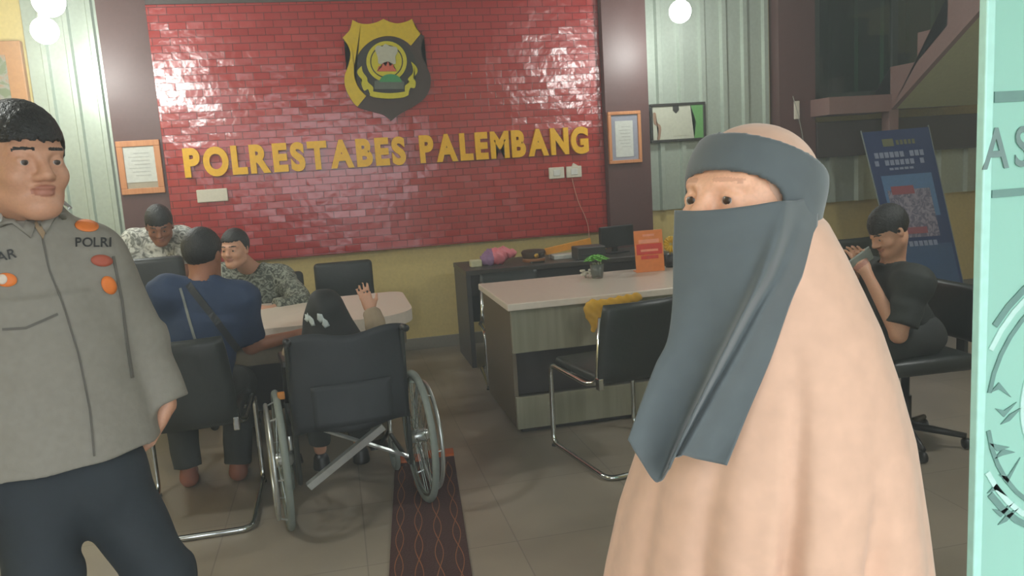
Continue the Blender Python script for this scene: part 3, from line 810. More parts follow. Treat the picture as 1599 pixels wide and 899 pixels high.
# thin cable hanging from the switches
pts = [onplane(a, b, WY - .055) for a, b in ((893, 278), (897, 295), (904, 318), (914, 338), (919, 355), (920, 372), (923, 385), (925, 398))]
cab = tube(B(), round_path(pts, .05), .0035, 6); tag(obj('cable', cab, mat('pale_cable', (190, 140, 120), .5)), 'thin pale cable hanging from the white switches down the brick wall', 'cable')
bm = tube(B(), [onplane(1238, 150, WY - .16), onplane(1246, 178, WY - .16), onplane(1252, 205, WY - .16), onplane(1256, 232, WY - .16)], .004, 6)
tag(obj('cable', bm, mat('grey_cable', (150, 150, 140), .5)), 'thin grey cable hanging down the maroon pillar at right', 'cable')

# ------------------------------------------------------------------ floor runner
m_rug = mat('dark_maroon_runner', (66, 38, 36), .9, bump=.5, scale=90)
a, b, c, d = onfloor(605, 899), onfloor(740, 899), onfloor(624, 735), onfloor(703, 722)
dirv = nrm((np.array(c) + d) / 2 - (np.array(a) + b) / 2); lat = np.array([dirv[1], -dirv[0], 0]); mid = (a + b) / 2
rug = thing('floor_runner', 'long dark maroon runner rug with orange chain pattern and orange tip', 'rug', (mid[0], mid[1], 0), math.atan2(dirv[1], dirv[0]) - math.pi / 2)
Ln = 1.25; hw = .155
bm = B(); box(bm, -hw, hw, -2.2, Ln, .001, .010, .003); obj('carpet', bm, m_rug, rug)
m_or = mat('rust_thread', (150, 92, 54), .9); m_or2 = mat('orange_tip', (190, 92, 40), .8)
for i, sx in enumerate((-.118, -.04, .04, .118)):
    bm = B(); n = 150
    for sg_ in (-1, 1):
        pts = [(sx + sg_ * .016 * math.sin((k / n) * 3.2 * 2 * math.pi * 2.2 + i), -2.15 + 3.3 * k / n, .0105) for k in range(n + 1)]
        tube(bm, pts, .0022, 4)
    obj('chain_pattern', bm, m_or, rug)
bm = B(); box(bm, -hw, -.02, Ln - .05, Ln + .05, .002, .018, .004); box(bm, .02, hw, Ln - .02, Ln + .07, .002, .024, .005); obj('end_tip', bm, m_or2, rug)

# ================================================================== FURNITURE
m_top = mat('white_tabletop', (212, 200, 186), .35, coat=.2)
m_dw = wood_mat('grey_wood_laminate', (122, 120, 100), (142, 138, 118), 3, .4)
m_dark = mat('dark_recess_laminate', (42, 36, 34), .5)
m_chrome = mat('chrome', (205, 210, 210), .14, 1.)
m_blkf = mat('black_vinyl', (38, 42, 40), .42, bump=.15, scale=30)
m_blkp = mat('black_plastic', (36, 36, 36), .4)

# desk at the right
dx0, dx1, dy0, dy1 = .88, 2.62, 4.24, 5.14
dk = thing('reception_desk', 'white topped desk with grey wood panels and dark band before the black chair', 'desk', ((dx0 + dx1) / 2, (dy0 + dy1) / 2, 0))
hx, hy = (dx1 - dx0) / 2, (dy1 - dy0) / 2
bm = B(); box(bm, -hx, hx, -hy, hy, .715, .755, .006); obj('desk_top', bm, m_top, dk)
bm = B(); box(bm, -hx + .02, hx - .02, -hy + .02, -hy + .045, .47, .714, .003); obj('upper_panel', bm, m_dw, dk)
bm = B(); box(bm, -hx + .03, hx - .03, -hy + .10, -hy + .12, .21, .48, .002); obj('dark_band', bm, m_dark, dk)
bm = B(); box(bm, -hx + .02, hx - .02, -hy + .02, -hy + .045, .03, .215, .003); obj('lower_panel', bm, m_dw, dk)
for sx in (-1, 1):
    bm = B(); box(bm, sx * (hx - .03) - .012, sx * (hx - .03) + .012, -hy + .046, hy - .04, .03, .714, .002); obj('side_panel', bm, mat('brown_grey_panel', (96, 84, 68), .45), dk)
bm = B(); box(bm, -hx + .05, hx - .05, -hy + .06, hy - .08, .0, .03, .002); obj('plinth', bm, m_dark, dk)

# black desk by the wall
bd = thing('black_desk', 'long black desk against the wall behind the white topped desk', 'desk', (1.72, 6.2, 0))
bm = B(); box(bm, -.80, .86, -.32, .32, .71, .75, .005); obj('desk_top', bm, mat('black_desk_top', (62, 56, 50), .4), bd)
for sx in (-.78, .84):
    bm = B(); box(bm, sx - .018, sx + .018, -.30, .30, 0, .709, .003); obj('side_panel', bm, mat('dark_grey_panel', (70, 66, 66), .45), bd)
bm = B(); box(bm, -.76, .82, .24, .26, .25, .709, .002); obj('back_panel', bm, m_dark, bd)
bm = B(); box(bm, -.76, .82, -.30, -.28, .55, .709, .002); obj('drawer_front', bm, m_dark, bd)

# table at the left with rounded right end
def edge(px, py): return onfloor(px, py, .75)
tb = thing('round_end_table', 'white topped table with rounded right end between the seated people', 'table', (-.2, 4.72, 0))
R_ = .26; x1_, x0_, y0_, y1_ = .58, -.56, -.48, .44
out = [(x0_, y0_), (x1_ - R_, y0_)] + [(x1_ - R_ + R_ * math.sin(a), y0_ + R_ - R_ * math.cos(a)) for a in np.linspace(.15, 1.57, 9)] + [(x1_ - .10 + .10 * math.cos(a), y1_ - .10 + .10 * math.sin(a)) for a in np.linspace(0, 1.57, 6)] + [(x0_, y1_)]
def slab(pts, z0, z1):
    bm = B(); lo = [bm.verts.new((x, y, z0)) for x, y in pts]; hi = [bm.verts.new((x, y, z1)) for x, y in pts]
    for i in range(len(pts)): bm.faces.new((lo[i], lo[(i + 1) % len(pts)], hi[(i + 1) % len(pts)], hi[i]))
    bm.faces.new(lo[::-1]); bm.faces.new(hi); return bm
obj('table_top', slab(out, .69, .755), m_top, tb)
inn = [(x * .93 - .0, y * .9) for x, y in out]
obj('apron', slab([(x, y) for x, y in inn], .56, .689), mat('table_apron', (98, 88, 70), .5), tb)
bm = B(); box(bm, .36, .39, -.25, .36, .0, .56, .003); obj('end_panel', bm, mat('table_apron', (98, 88, 70), .5), tb)
bm = B(); box(bm, -.50, -.47, -.25, .36, .0, .56, .003); obj('end_panel', bm, mat('table_apron', (98, 88, 70), .5), tb)
bm = B(); box(bm, -.46, .35, .33, .35, .1, .56, .003); obj('modesty_panel', bm, m_dark, tb)

# cantilever visitor chair
def cantilever(label, x, y, rz, group='black cantilever visitor chairs'):
    t = thing('visitor_chair', label, 'chair', (x, y, 0), rz, group)
    w_, fr, re = .25, .29, -.30
    half = [(-.205, -.215, .80), (-.225, -.185, .47), (-w_, -.12, .455), (-w_, fr, .47), (-w_, fr + .01, .016), (-w_, re, .016)]
    pts = round_path(half + [(-a, b, c) for a, b, c in half[::-1]], .06)
    bm = B(); tube(bm, pts, .0135, 10); obj('chrome_frame', bm, m_chrome, t, True)
    bm = B(); tube(bm, [(-w_, .1, .455), (w_, .1, .455)], .010, 8); obj('seat_bar', bm, m_chrome, t, True)
    bm = B(); box(bm, -.235, .235, -.20, .27, .462, .515, .022); obj('seat', bm, m_blkf, t, True)
    bm = B(); n = 12; rows = 12; V = []
    for s_ in (-1, 1):
        g = []
        for j in range(rows + 1):
            z = .47 + .40 * j / rows; r = []
            for i in range(n + 1):
                u = -1 + 2 * i / n; hwid = .235 * (1 - .10 * (j / rows) ** 3)
                r.append(bm.verts.new((u * hwid, -.205 - .12 * ((z - .45)) - .035 * (1 - u * u) + s_ * .016 * math.sqrt(max(0.05, 1 - abs(u) ** 6)) * math.sqrt(max(.05, 1 - abs(2 * j / rows - 1) ** 8)), z)))
            g.append(r)
        V.append(g)
        for j in range(rows):
            for i in range(n): bm.faces.new((g[j][i], g[j][i + 1], g[j + 1][i + 1], g[j + 1][i]))
    a, b = V
    for j in range(rows):
        for i in (0, n): bm.faces.new((a[j][i], a[j + 1][i], b[j + 1][i], b[j][i]))
    for i in range(n):
        for j in (0, rows): bm.faces.new((a[j][i], a[j][i + 1], b[j][i + 1], b[j][i]))
    obj('backrest', bm, m_blkf, t, True)
    for s_ in (-1, 1):
        bm = B(); box(bm, s_ * .225 - .013, s_ * .225 + .013, -.23, -.19, .44, .50, .005); obj('bracket', bm, m_chrome, t)
        bm = B(); lathe(bm, [(.016, .0), (.016, .012)], (s_ * w_, fr, 0), 10); obj('foot_pad', bm, m_blkp, t)
    return t
cantilever('black visitor chair with chrome sled frame under the man in blue', -.725, 3.79, .0)
cantilever('empty black visitor chair with chrome sled frame in front of the white desk', 1.34, 3.77, .17).scale = (1, 1, .965)
ch = cantilever('empty black visitor chair behind the desk with its chrome leg left of it', 1.20, 5.52, math.pi * .97); ch.scale = (1, 1, .84)
p = onplane(1322, 390, 4.9); cantilever('black visitor chair showing its back between veil and person in black', p[0], 5.1, .1)

# swivel office chair
def swivel(label, x, y, rz, top=.88, hw=.215, hb=.30, z_seat=.46):
    t = thing('office_chair', label, 'chair', (x, y, 0), rz, 'black swivel office chairs')
    bm = B()
    for k in range(5):
        a = 2 * math.pi * k / 5 + .3; tube(bm, [(0, 0, .10), (.27 * math.cos(a), .27 * math.sin(a), .065)], [.022, .014], 8)
    obj('star_base', bm, m_blkp, t, True)
    for k in range(5):
        a = 2 * math.pi * k / 5 + .3; bm = B(); lathe(bm, [(.01, -.014), (.027, -.01), (.027, .01), (.01, .014)], (.27 * math.cos(a), .27 * math.sin(a), .028), 12, Matrix.Rotation(math.pi / 2, 3, 'X')); obj('caster', bm, m_blkp, t, True)
    bm = B(); lathe(bm, [(.03, .09), (.03, .25), (.02, .25), (.02, z_seat - .05)], n=14); obj('gas_column', bm, m_blkp, t, True)
    bm = B(); box(bm, -.24, .24, -.22, .24, z_seat - .05, z_seat + .03, .035); obj('seat', bm, m_blkf, t, True)
    bm = B(); box(bm, -hw, hw, -.30, -.235, top - hb, top, .03)
    g = obj('backrest', bm, m_blkf, t, True)
    bm = B(); box(bm, -.03, .03, -.325, -.30, z_seat - .03, top - hb * .4, .006); box(bm, -.03, .03, -.325, -.1, z_seat - .065, z_seat - .045, .004); obj('back_bracket', bm, m_blkp, t)
    return t
swivel('low black office chair with rounded back behind the raised hand', .03, 5.84, math.pi)
swivel('high dark green black chair back in front of the bowed man in white', -1.10, 5.02, 0, 1.13, .26, .52)
swivel('black office chair under the man in grey patterned shirt', -.47, 5.62, math.pi, .86)

# ------------------------------------------------------------------ things on the desks
ZT = .75
def ondesk(px, py, y): p = onplane(px, py, y); return p
t = thing('plastic_bag', 'crumpled pink and lilac plastic bag on the black desk', 'bag', (onplane(779, 412, 6.15)[0], 6.13, ZT + .004))
t.scale = (.95, 1, 1.15)
f = Field((-.2, -.12, -.02), (.2, .12, .18), .008)
for i in range(16): f.ell((random.uniform(-.13, .13), random.uniform(-.05, .05), random.uniform(.02, .07)), (random.uniform(.03, .06), .04, random.uniform(.02, .045)), None, .04)
f.plane((0, 0, .002), (0, 0, -1)); f.warp(lambda X, Y, Z: .008 * np.sin(X * 90 + Z * 60) * np.sin(Y * 80 + Z * 50))
me = f.mesh('bag'); o = link('bag_film', me, [mat('pink_film', (222, 124, 134), .4), mat('lilac_film', (146, 112, 150), .4)], t)
for pl in me.polygons: pl.material_index = 1 if pl.center.x < -.06 else 0
o = B(); box(o, -.045, .045, -.04, .04, 0, .055, .01); o = obj('tissue_box', o, mat('pale_cream_card', (198, 196, 160), .6)); o.location = (onplane(743, 415, 6.1)[0], 6.1, ZT); tag(o, 'small pale cream box at the left end of the black desk', 'box')
px_ = onplane(824, 408, 6.12)
px_ = px_ + np.array([.05, 0, 0])
hat = thing('peaked_cap', 'dark brown cap with gold badge on the black desk', 'cap', (px_[0], 6.12, ZT))
bm = B(); lathe(bm, [(.085, 0), (.088, .04), (.098, .075), (.085, .09), (.02, .095)], n=28); obj('crown', bm, mat('dark_brown_cap', (62, 44, 28), .6), hat, True)
bm = B(); lathe(bm, [(.0875, .0), (.0905, .004), (.0905, .025), (.088, .029)], n=28); obj('band', bm, mat('tan_band', (150, 100, 62), .5), hat, True)
bm = B(); lathe(bm, [(.02, 0), (.018, .006), (.006, .010)], (0, -.093, .052), 14, Matrix.Rotation(math.pi / 2, 3, 'X')); obj('badge', bm, mat('gold_badge', (190, 150, 60), .35, .6), hat, True)
bm = B(); prism(bm, [(-.06, .0), (.06, .0), (.05, .008), (-.05, .008)], -.125, -.088); obj('visor', bm, m_blkp, hat)
a = onplane(890, 402, 6.2); fo = thing('document_folder', 'orange folder lying slanted over papers on the black desk', 'folder', (a[0], 6.2, ZT))
bm = B(); box(bm, -.20, .19, -.012, .012, .0, .055, .004, Matrix.Rotation(math.radians(-8), 3, 'Y'), (-.2, 0, 0))
for v in bm.verts: v.co.z += .03
obj('cover', bm, mat('orange_cover', (224, 150, 36), .45), fo)
bm = B(); box(bm, -.16, .12, -.10, .06, 0, .03, .003); obj('paper_stack', bm, m_pap, fo)
a = onplane(922, 412, 6.0); bm = B(); box(bm, -.13, .10, -.10, .08, 0, .10, .012); o = obj('printer', bm, mat('dark_grey_plastic', (60, 58, 54), .5)); o.location = (a[0], 6.0, ZT)
bm = B(); box(bm, -.10, .07, -.108, -.098, .03, .045, .002); obj('paper_slot', bm, m_blkp, o); tag(o, 'low dark grey printer behind the green plant', 'printer')
a = onplane(962, 408, 6.15); mo = thing('computer_monitor', 'black monitor at the foot of the maroon strip behind the orange sign', 'monitor', (a[0] + .02, 6.2, ZT), .25)
bm = B(); box(bm, -.15, .17, -.02, .02, .05, .22, .008); obj('screen', bm, m_blkp, mo); bm = B(); box(bm, -.02, .02, -.0, .03, .0, .12); box(bm, -.09, .09, -.07, .07, 0, .012, .004); obj('stand', bm, m_blkp, mo)

# white desk: plant cup, flowers, orange sign, yellow flower, yellow cloth
a = onfloor(933, 434, .755)
pl = thing('potted_plant', 'small bright green leafy plant in a clear cup on the white desk', 'plant', (a[0], a[1], .755))
bm = B(); lathe(bm, [(.026, 0), (.030, .03), (.034, .075), (.031, .074), (.026, .012), (.001, .012)], n=18)
mgc = bpy.data.materials.new('clear_cup'); mgc.use_nodes = True; q = mgc.node_tree.nodes['Principled BSDF']; q.inputs['Transmission Weight'].default_value = .8; q.inputs['Base Color'].default_value = rgb(190, 195, 185); q.inputs['Roughness'].default_value = .15
obj('cup', bm, mgc, pl, True)
bm = B()
for k in range(8): a_ = k * 2.39; tube(bm, [(.012 * math.cos(a_), .012 * math.sin(a_), .015), (.020 * math.cos(a_), .020 * math.sin(a_), .08)], .0035, 5)
obj('stems', bm, mat('pale_stems', (150, 150, 120), .6), pl)
bm = B()
for k in range(26):
    a_ = k * 2.39; r_ = .01 + .036 * (k / 26) ** .6; c_ = Vector((r_ * math.cos(a_), r_ * math.sin(a_), .088 + .030 * (1 - (r_ / .05) ** 2)))
    d_ = Vector((math.cos(a_), math.sin(a_), .2)); l_ = Vector((-math.sin(a_), math.cos(a_), 0))
    v = [bm.verts.new(c_ + d_ * p_ * .022 + l_ * q_ * .012 + Vector((0, 0, z_ * .006))) for p_, q_, z_ in ((-1, 0, 0), (0, 1, 1), (1, 0, -1), (0, -1, 1))]
    bm.faces.new(v)
thick(bm, .0025)
o = obj('leaves', bm, mat('bright_green_leaf', (112, 186, 70), .5), pl); pl.scale = (1.35, 1.35, 1.25)
a = onfloor(918, 433, .755)
fl_ = thing('paper_flowers', 'cluster of small white flowers beside the green plant', 'flowers', (a[0], a[1], .755)); fl_.scale = (1.4, 1.4, 1.4)
for k in range(7):
    bm = B(); x_, y_, z_ = random.uniform(-.028, .028), random.uniform(-.02, .02), random.uniform(.015, .035)
    for j in range(5):
        a_ = j * 1.257; c_ = Vector((x_ + .008 * math.cos(a_), y_ + .008 * math.sin(a_), z_))
        bmesh.ops.create_icosphere(bm, subdivisions=1, radius=.0065, matrix=Matrix.Translation(c_))
    tube(bm, [(x_, y_, z_), (x_ * .5, y_ * .5, 0)], .002, 4)
    obj('blossom', bm, mat('white_petals', (214, 208, 190), .6), fl_, True)
a = onfloor(1016, 424, .755); b = onfloor(1040, 424, .755)
sn = thing('table_sign', 'orange upright table sign with red panel on the white desk', 'sign', (a[0], a[1], .755), -.05)
bm = B(); box(bm, -.098, .098, -.004, .004, .0, .275, .002, Matrix.Rotation(math.radians(-6), 3, 'X'), (0, 0, 0)); obj('panel', bm, mat('orange_card', (222, 128, 62), .45), sn)
RX = Matrix.Rotation(math.radians(-6), 3, 'X')
for z0__, z1__, x_, m__ in ((.115, .185, .088, mat('red_card', (206, 62, 50), .5)), (.19, .215, .070, mat('pale_pink_print', (232, 150, 120), .5)), (.085, .108, .06, mat('red_card', (206, 62, 50), .5)), (.135, .15, .06, mat('pale_pink_print', (232, 150, 120), .5)), (.235, .25, .04, mat('pale_pink_print', (232, 150, 120), .5))):
    bm = B(); box(bm, -x_, x_, -.0062 if z0__ != .135 else -.008, -.004, z0__, z1__, 0, RX, (0, 0, 0)); obj('print_bar', bm, m__, sn)
bm = B(); box(bm, -.09, .09, .0, .09, .0, .006, .002); obj('foot', bm, mat('orange_card', (222, 128, 62), .45), sn)
a = onfloor(1048, 418, .755)
yf = thing('flower_pot', 'yellow flower in a dark pot beside the orange sign', 'plant', (a[0] + .01, a[1] + .04, .755))
bm = B(); lathe(bm, [(.03, 0), (.042, .09), (.036, .09), (.03, .08)], n=16); obj('pot', bm, m_blkp, yf, True)
bm = B()
for k in range(14):
    a_ = k * .449; tube(bm, [(.012 * math.cos(a_), -.02 + .0, .16 + .012 * math.sin(a_)), (.052 * math.cos(a_), -.03, .16 + .052 * math.sin(a_))], [.006, .011], 6)
tube(bm, [(0, 0, .08), (0, -.015, .15)], .004, 5); obj('bloom', bm, mat('yellow_petals', (222, 180, 36), .5), yf, True)
# yellow cloth hanging from the desk front over the chair back
f = Field((-.3, -.06, -.26), (.3, .06, .06), .007)
f.cap((-.14, 0, -.02), (.14, .0, .01), .030, .026, .03, flat=(0, 1, 0), q=.6); f.cap((-.13, 0, -.02), (-.135, 0, -.15), .034, .016, .03, flat=(0, 1, 0), q=.5)
f.cap((-.14, 0, -.05), (-.085, 0, -.1), .03, .02, .03, flat=(0, 1, 0), q=.5); f.warp(lambda X, Y, Z: .004 * np.sin(X * 120 + Z * 70) * np.sin(Z * 60))
o = link('cloth', f.mesh('cloth'), mat('yellow_cloth', (206, 158, 44), .8), None); p = onplane(960, 470, 4.20); o.location = p
o.name = 'yellow_cloth'; tag(o, 'bunched yellow cloth hanging on the desk front above the black chair', 'cloth')

# ------------------------------------------------------------------ wheelchair
wc = thing('wheelchair', 'black wheelchair with grey spoked wheels and steel cross brace seen from behind', 'wheelchair', (-.015, 3.53, 0), .13)
m_tyre = mat('grey_tyre', (118, 126, 120), .6); m_rim = mat('grey_steel', (150, 158, 152), .25, .8); m_steel = mat('brushed_steel', (186, 190, 188), .3, .7)
m_fab = mat('black_canvas', (34, 38, 42), .6, bump=.25, scale=14)
def ring(r, x, tr, n=56, m_=12):
    return tube(B(), [(x, r * math.cos(2 * math.pi * k / n), .305 + r * math.sin(2 * math.pi * k / n)) for k in range(n)], tr, m_, True)
for s_ in (-1, 1):
    X_ = s_ * .305
    w_ = obj('wheel', ring(.290, X_, .0155), m_tyre, wc, True)
    obj('rim', ring(.268, X_, .010), m_rim, w_, True)
    obj('push_rim', ring(.245, X_ + s_ * .045, .009), m_steel, w_, True)
    bm = B(); lathe(bm, [(.012, -.05), (.03, -.045), (.03, .035), (.012, .05)], (X_, 0, .305), 16, Matrix.Rotation(math.pi / 2, 3, 'Y')); obj('hub', bm, m_steel, w_, True)
    bm = B()
    for k in range(32):
        a_ = 2 * math.pi * k / 32; a2 = a_ + .45 * (1 if k % 2 else -1)
        tube(bm, [(X_ + (.02 if k % 4 < 2 else -.02), .028 * math.cos(a2), .305 + .028 * math.sin(a2)), (X_, .268 * math.cos(a_), .305 + .268 * math.sin(a_))], .0016, 4)
    obj('spokes', bm, m_rim, w_)
    bm = B()
    for k in range(6):
        a_ = 2 * math.pi * k / 6; tube(bm, [(X_, .262 * math.cos(a_), .305 + .262 * math.sin(a_)), (X_ + s_ * .045, .245 * math.cos(a_), .305 + .245 * math.sin(a_))], .004, 5)
    obj('rim_stays', bm, m_steel, w_)
    c_ = B(); tube(c_, [(s_ * .26, .43 + .085 * math.cos(a_), .09 + .075 * math.sin(a_)) for a_ in np.linspace(0, 2 * math.pi, 24, endpoint=False)], .014, 8, True)
    lathe(c_, [(.02, -.012), (.02, .012)], (s_ * .26, .43, .09), 10, Matrix.Rotation(math.pi / 2, 3, 'Y'))
    cs = obj('caster', c_, m_tyre, wc, True); bm = B(); tube(bm, [(s_ * .26, .43, .09), (s_ * .245, .40, .2), (s_ * .245, .40, .28)], .010, 8); obj('caster_fork', bm, m_steel, cs, True)
    x_ = s_ * .245
    bm = B(); tube(bm, round_path([(x_, -.13, .845), (x_, -.10, .835), (x_, -.07, .48), (x_, -.07, .20), (x_, .42, .20)], .04), .011, 8)
    tube(bm, round_path([(x_, -.07, .70), (x_, .28, .70), (x_, .32, .46)], .05), .010, 8); tube(bm, [(x_, -.07, .46), (x_, .36, .46), (x_, .42, .22), (x_ * .9, .56, .11)], .011, 8)
    obj('side_frame', bm, mat('dark_frame_tube', (60, 64, 62), .3, .5), wc, True)
    bm = B(); tube(bm, [(x_, -.125, .845), (x_, -.19, .85)], .016, 10); obj('push_handle', bm, m_blkp, wc, True)
    bm = B(); box(bm, x_ - .022, x_ + .022, .0, .24, .705, .735, .01); obj('armrest', bm, m_blkp, wc, True)
    bm = B(); box(bm, x_ * .9 - .065, x_ * .9 + .035, .52, .64, .09, .105, .004); obj('footplate', bm, m_blkp, wc)
bm = B(); tube(bm, [(-.215, -.10, .20), (.125, -.11, .415)], [.022, .022], 4); obj('cross_brace', bm, m_steel, wc, label='bright steel cross brace, the thicker one')
bm = B(); tube(bm, [(.24, -.04, .23), (-.12, -.05, .42)], .010, 6); obj('cross_brace', bm, m_steel, wc)
def sheet(fn, nu, nv, th, closed_edge=True):
    bm = B(); G = [[bm.verts.new(fn(i / nu, j / nv)) for i in range(nu + 1)] for j in range(nv + 1)]
    for j in range(nv):
        for i in range(nu): bm.faces.new((G[j][i], G[j][i + 1], G[j + 1][i + 1], G[j + 1][i]))
    thick(bm, th); return bm
obj('backrest', sheet(lambda u, v: (-.25 + .5 * u, -.095 - .05 * (1 - (2 * u - 1) ** 2) * (1 - .4 * v) + .0 * v, .43 + .42 * v + .012 * math.sin(u * 9)), 20, 14, .012), m_fab, wc, True)
obj('back_pocket', sheet(lambda u, v: (-.17 + .34 * u, -.152 - .025 * math.sin(math.pi * u) * (1 - v) , .46 + .18 * v), 14, 8, .006), m_fab, wc, True)
obj('seat', sheet(lambda u, v: (-.24 + .48 * u, -.08 + .44 * v, .455 - .03 * math.sin(math.pi * u)), 14, 8, .012), m_fab, wc, True)
bm = B(); box(bm, -.015, .015, -.012, .012, -.03, .0, .003)
o = obj('orange_tag', bm, mat('orange_plastic', (190, 120, 40), .5), wc); o.location = (-.285, -.06, .62)

# ------------------------------------------------------------------ blue banner on a stand
tl_, tr_ = onplane(1345, 207, 5.95), onplane(1450, 198, 5.95); bl_, br_ = onplane(1416, 492, 5.75), onplane(1514, 486, 5.75)
bn = thing('standing_banner', 'tall dark blue standing banner leaning right behind the person in black', 'banner', (0, 0, 0))
Q = [Vector(v) for v in (tl_, tr_, bl_, br_)]
def bpt(u, v, off=0.): 
    p_ = (Q[0] * (1 - u) + Q[1] * u) * (1 - v) + (Q[2] * (1 - u) + Q[3] * u) * v; return p_ + Vector((.0, -off, 0))
def bpatch(name, u0, u1, v0, v1, m__, off=.002, th=.0015, n=4):
    return obj(name, sheet(lambda u, v: bpt(u0 + (u1 - u0) * u, v0 + (v1 - v0) * v, off), n, n, th), m__, bn)
mb = mat('banner_blue', (46, 66, 116), .4)
bpatch('banner_sheet', 0, 1, 0, 1, mb, 0, .003, 12)
bpatch('light_blue_field', .12, .88, .24, .47, mat('banner_light_blue', (92, 132, 178), .4), .004)
bpatch('lower_field', .14, .95, .62, .97, mat('banner_steel_blue', (66, 96, 138), .4), .004)
mwp = mat('banner_pale_print', (150, 160, 186), .5)
for v0_, u0_, u1_, hh in ((.115, .10, .92, .030), (.158, .08, .90, .028), (.20, .2, .7, .012), (.60, .3, .86, .028)):
    n_ = int((u1_ - u0_) / .075)
    for k in range(n_):
        if (k * 5 + int(v0_ * 100)) % 7 == 6: continue
        bpatch('print_mark', u0_ + k * .075, u0_ + k * .075 + .058, v0_, v0_ + hh, mwp, .006, n=1)
bpatch('gold_logo', .26, .42, .045, .085, mat('banner_gold', (120, 122, 84), .5), .005)
for k in range(5): bpatch('gold_logo', .46 + k * .06, .50 + k * .06, .055, .08, mat('banner_gold', (120, 122, 84), .5), .005, n=1)
bpatch('photo_block', .16, .80, .32, .58, batik('banner_photo', (110, 108, 130), (142, 136, 156), (164, 158, 172), 14), .006)
bpatch('red_strip', .22, .56, .30, .345, mat('banner_red', (160, 88, 100), .5), .008)
bpatch('red_strip', .18, .62, .525, .56, mat('banner_red', (160, 88, 100), .5), .009)
for u in (0, 1):
    bm = B(); tube(bm, [bpt(u, -.01), bpt(u, .5), bpt(u, 1.0)], .006, 6); obj('edge_rod', bm, mat('pale_rod', (140, 150, 150), .3, .4), bn)
bm = B(); tube(bm, [bpt(.5, .2, -.02), Vector((bpt(.5, 1)[0], 6.12, .01))], .009, 8); tube(bm, [bpt(.0, 1.0, -.01), bpt(1, 1.0, -.01)], .012, 8); obj('stand', bm, m_blkp, bn)

# ================================================================== PEOPLE
from mathutils.bvhtree import BVHTree
def bvh_of(o):
    me = o.data; return BVHTree.FromPolygons([v.co for v in me.vertices], [p.vertices[:] for p in me.polygons])
def hit(bv, px, py, off=.003):
    r = ray(px, py); d_ = Vector(r).normalized(); loc, n_, i_, t_ = bv.ray_cast(Vector((0, 0, CAM_H)), d_)
    if loc is None: return None
    return loc + n_ * off * (1 if n_.dot(d_) < 0 else -1)
def drape(name, polys, bv, m__, parent, off=.003, label=None, th=.002):
    """cloth patch: polys is a list of outlines on the garment, filled and laid on its surface"""
    bm = B()
    for c_, ringp in polys:
        c0 = hit(bv, *c_, off); rs = []
        for k in (.5, 1.):
            rr = [hit(bv, c_[0] + (x - c_[0]) * k, c_[1] + (y - c_[1]) * k, off) for x, y in ringp]
            rs.append([bm.verts.new(v) if v is not None else None for v in rr])
        if c0 is None: continue
        cv = bm.verts.new(c0); N = len(ringp)
        for k in range(N):
            a_, b_ = rs[0][k], rs[0][(k + 1) % N]; e_, f_2 = rs[1][k], rs[1][(k + 1) % N]
            if a_ and b_: bm.faces.new((cv, a_, b_))
            if a_ and b_ and e_ and f_2: bm.faces.new((a_, e_, f_2, b_))
    thick(bm, th)
    return obj(name, bm, m__, parent, True, label)
def drape_strip(name, pts, w_, bv, m__, parent, off=.002, label=None, n=24, th=.0015):
    P_ = [np.array(p_, float) for p_ in pts]; T = []
    for i in range(n + 1):
        t_ = i / n * (len(P_) - 1); k = min(int(t_), len(P_) - 2); T.append(P_[k] + (P_[k + 1] - P_[k]) * (t_ - k))
    bm = B(); pr = None
    for i, p_ in enumerate(T):
        d_ = T[min(i + 1, n)] - T[max(i - 1, 0)]; nn = np.array([-d_[1], d_[0]]) / (np.linalg.norm(d_) + 1e-6) * w_ / 2
        a_, b_ = hit(bv, *(p_ + nn), off), hit(bv, *(p_ - nn), off)
        if a_ is None or b_ is None: pr = None; continue
        v = (bm.verts.new(a_), bm.verts.new(b_))
        if pr: bm.faces.new((pr[0], pr[1], v[1], v[0]))
        pr = v
    if len(bm.faces) == 0: bm.free(); return None
    thick(bm, th)
    return obj(name, bm, m__, parent, False, label)
def drape_text(text, x0, y0, x1, y1, h_px, bv, m__, parent, off=.004, italic=0.):
    L = letters(text, 1, .0, .01); tot = sum(l[3] - l[2] for l in L) + .07 * (len(L) - 1); sc_ = math.hypot(x1 - x0, y1 - y0) / tot
    ux, uy = (x1 - x0) / math.hypot(x1 - x0, y1 - y0), (y1 - y0) / math.hypot(x1 - x0, y1 - y0); x = 0
    for ch_, me, a_, b_, lo, hi in L:
        k = h_px / (hi - lo)
        for v in me.vertices:
            u_ = x + (v.co.x - a_) * sc_; w_ = (v.co.z - lo) * k
            h_ = hit(bv, x0 + ux * u_ + uy * w_ * 1.0 + italic * w_, y0 + uy * u_ - ux * w_, off)
            v.co = h_ if h_ is not None else Vector((0, 0, -5))
        bm = B(); bm.from_mesh(me); bmesh.ops.delete(bm, geom=[v for v in bm.verts if v.co.z < -1], context='VERTS')
        thick(bm, .001) if len(bm.faces) else None
        if len(bm.faces): obj('letter', bm, m__, parent)
        else: bm.free()
        x += (b_ - a_ + .07) * sc_
def oval(cx_, cy_, a_, b_, rot=0, n=20):
    c_, s_ = math.cos(rot), math.sin(rot)
    return ((cx_, cy_), [(cx_ + a_ * math.cos(t_) * c_ - b_ * math.sin(t_) * s_, cy_ + a_ * math.cos(t_) * s_ + b_ * math.sin(t_) * c_) for t_ in np.linspace(0, 2 * math.pi, n, endpoint=False)])

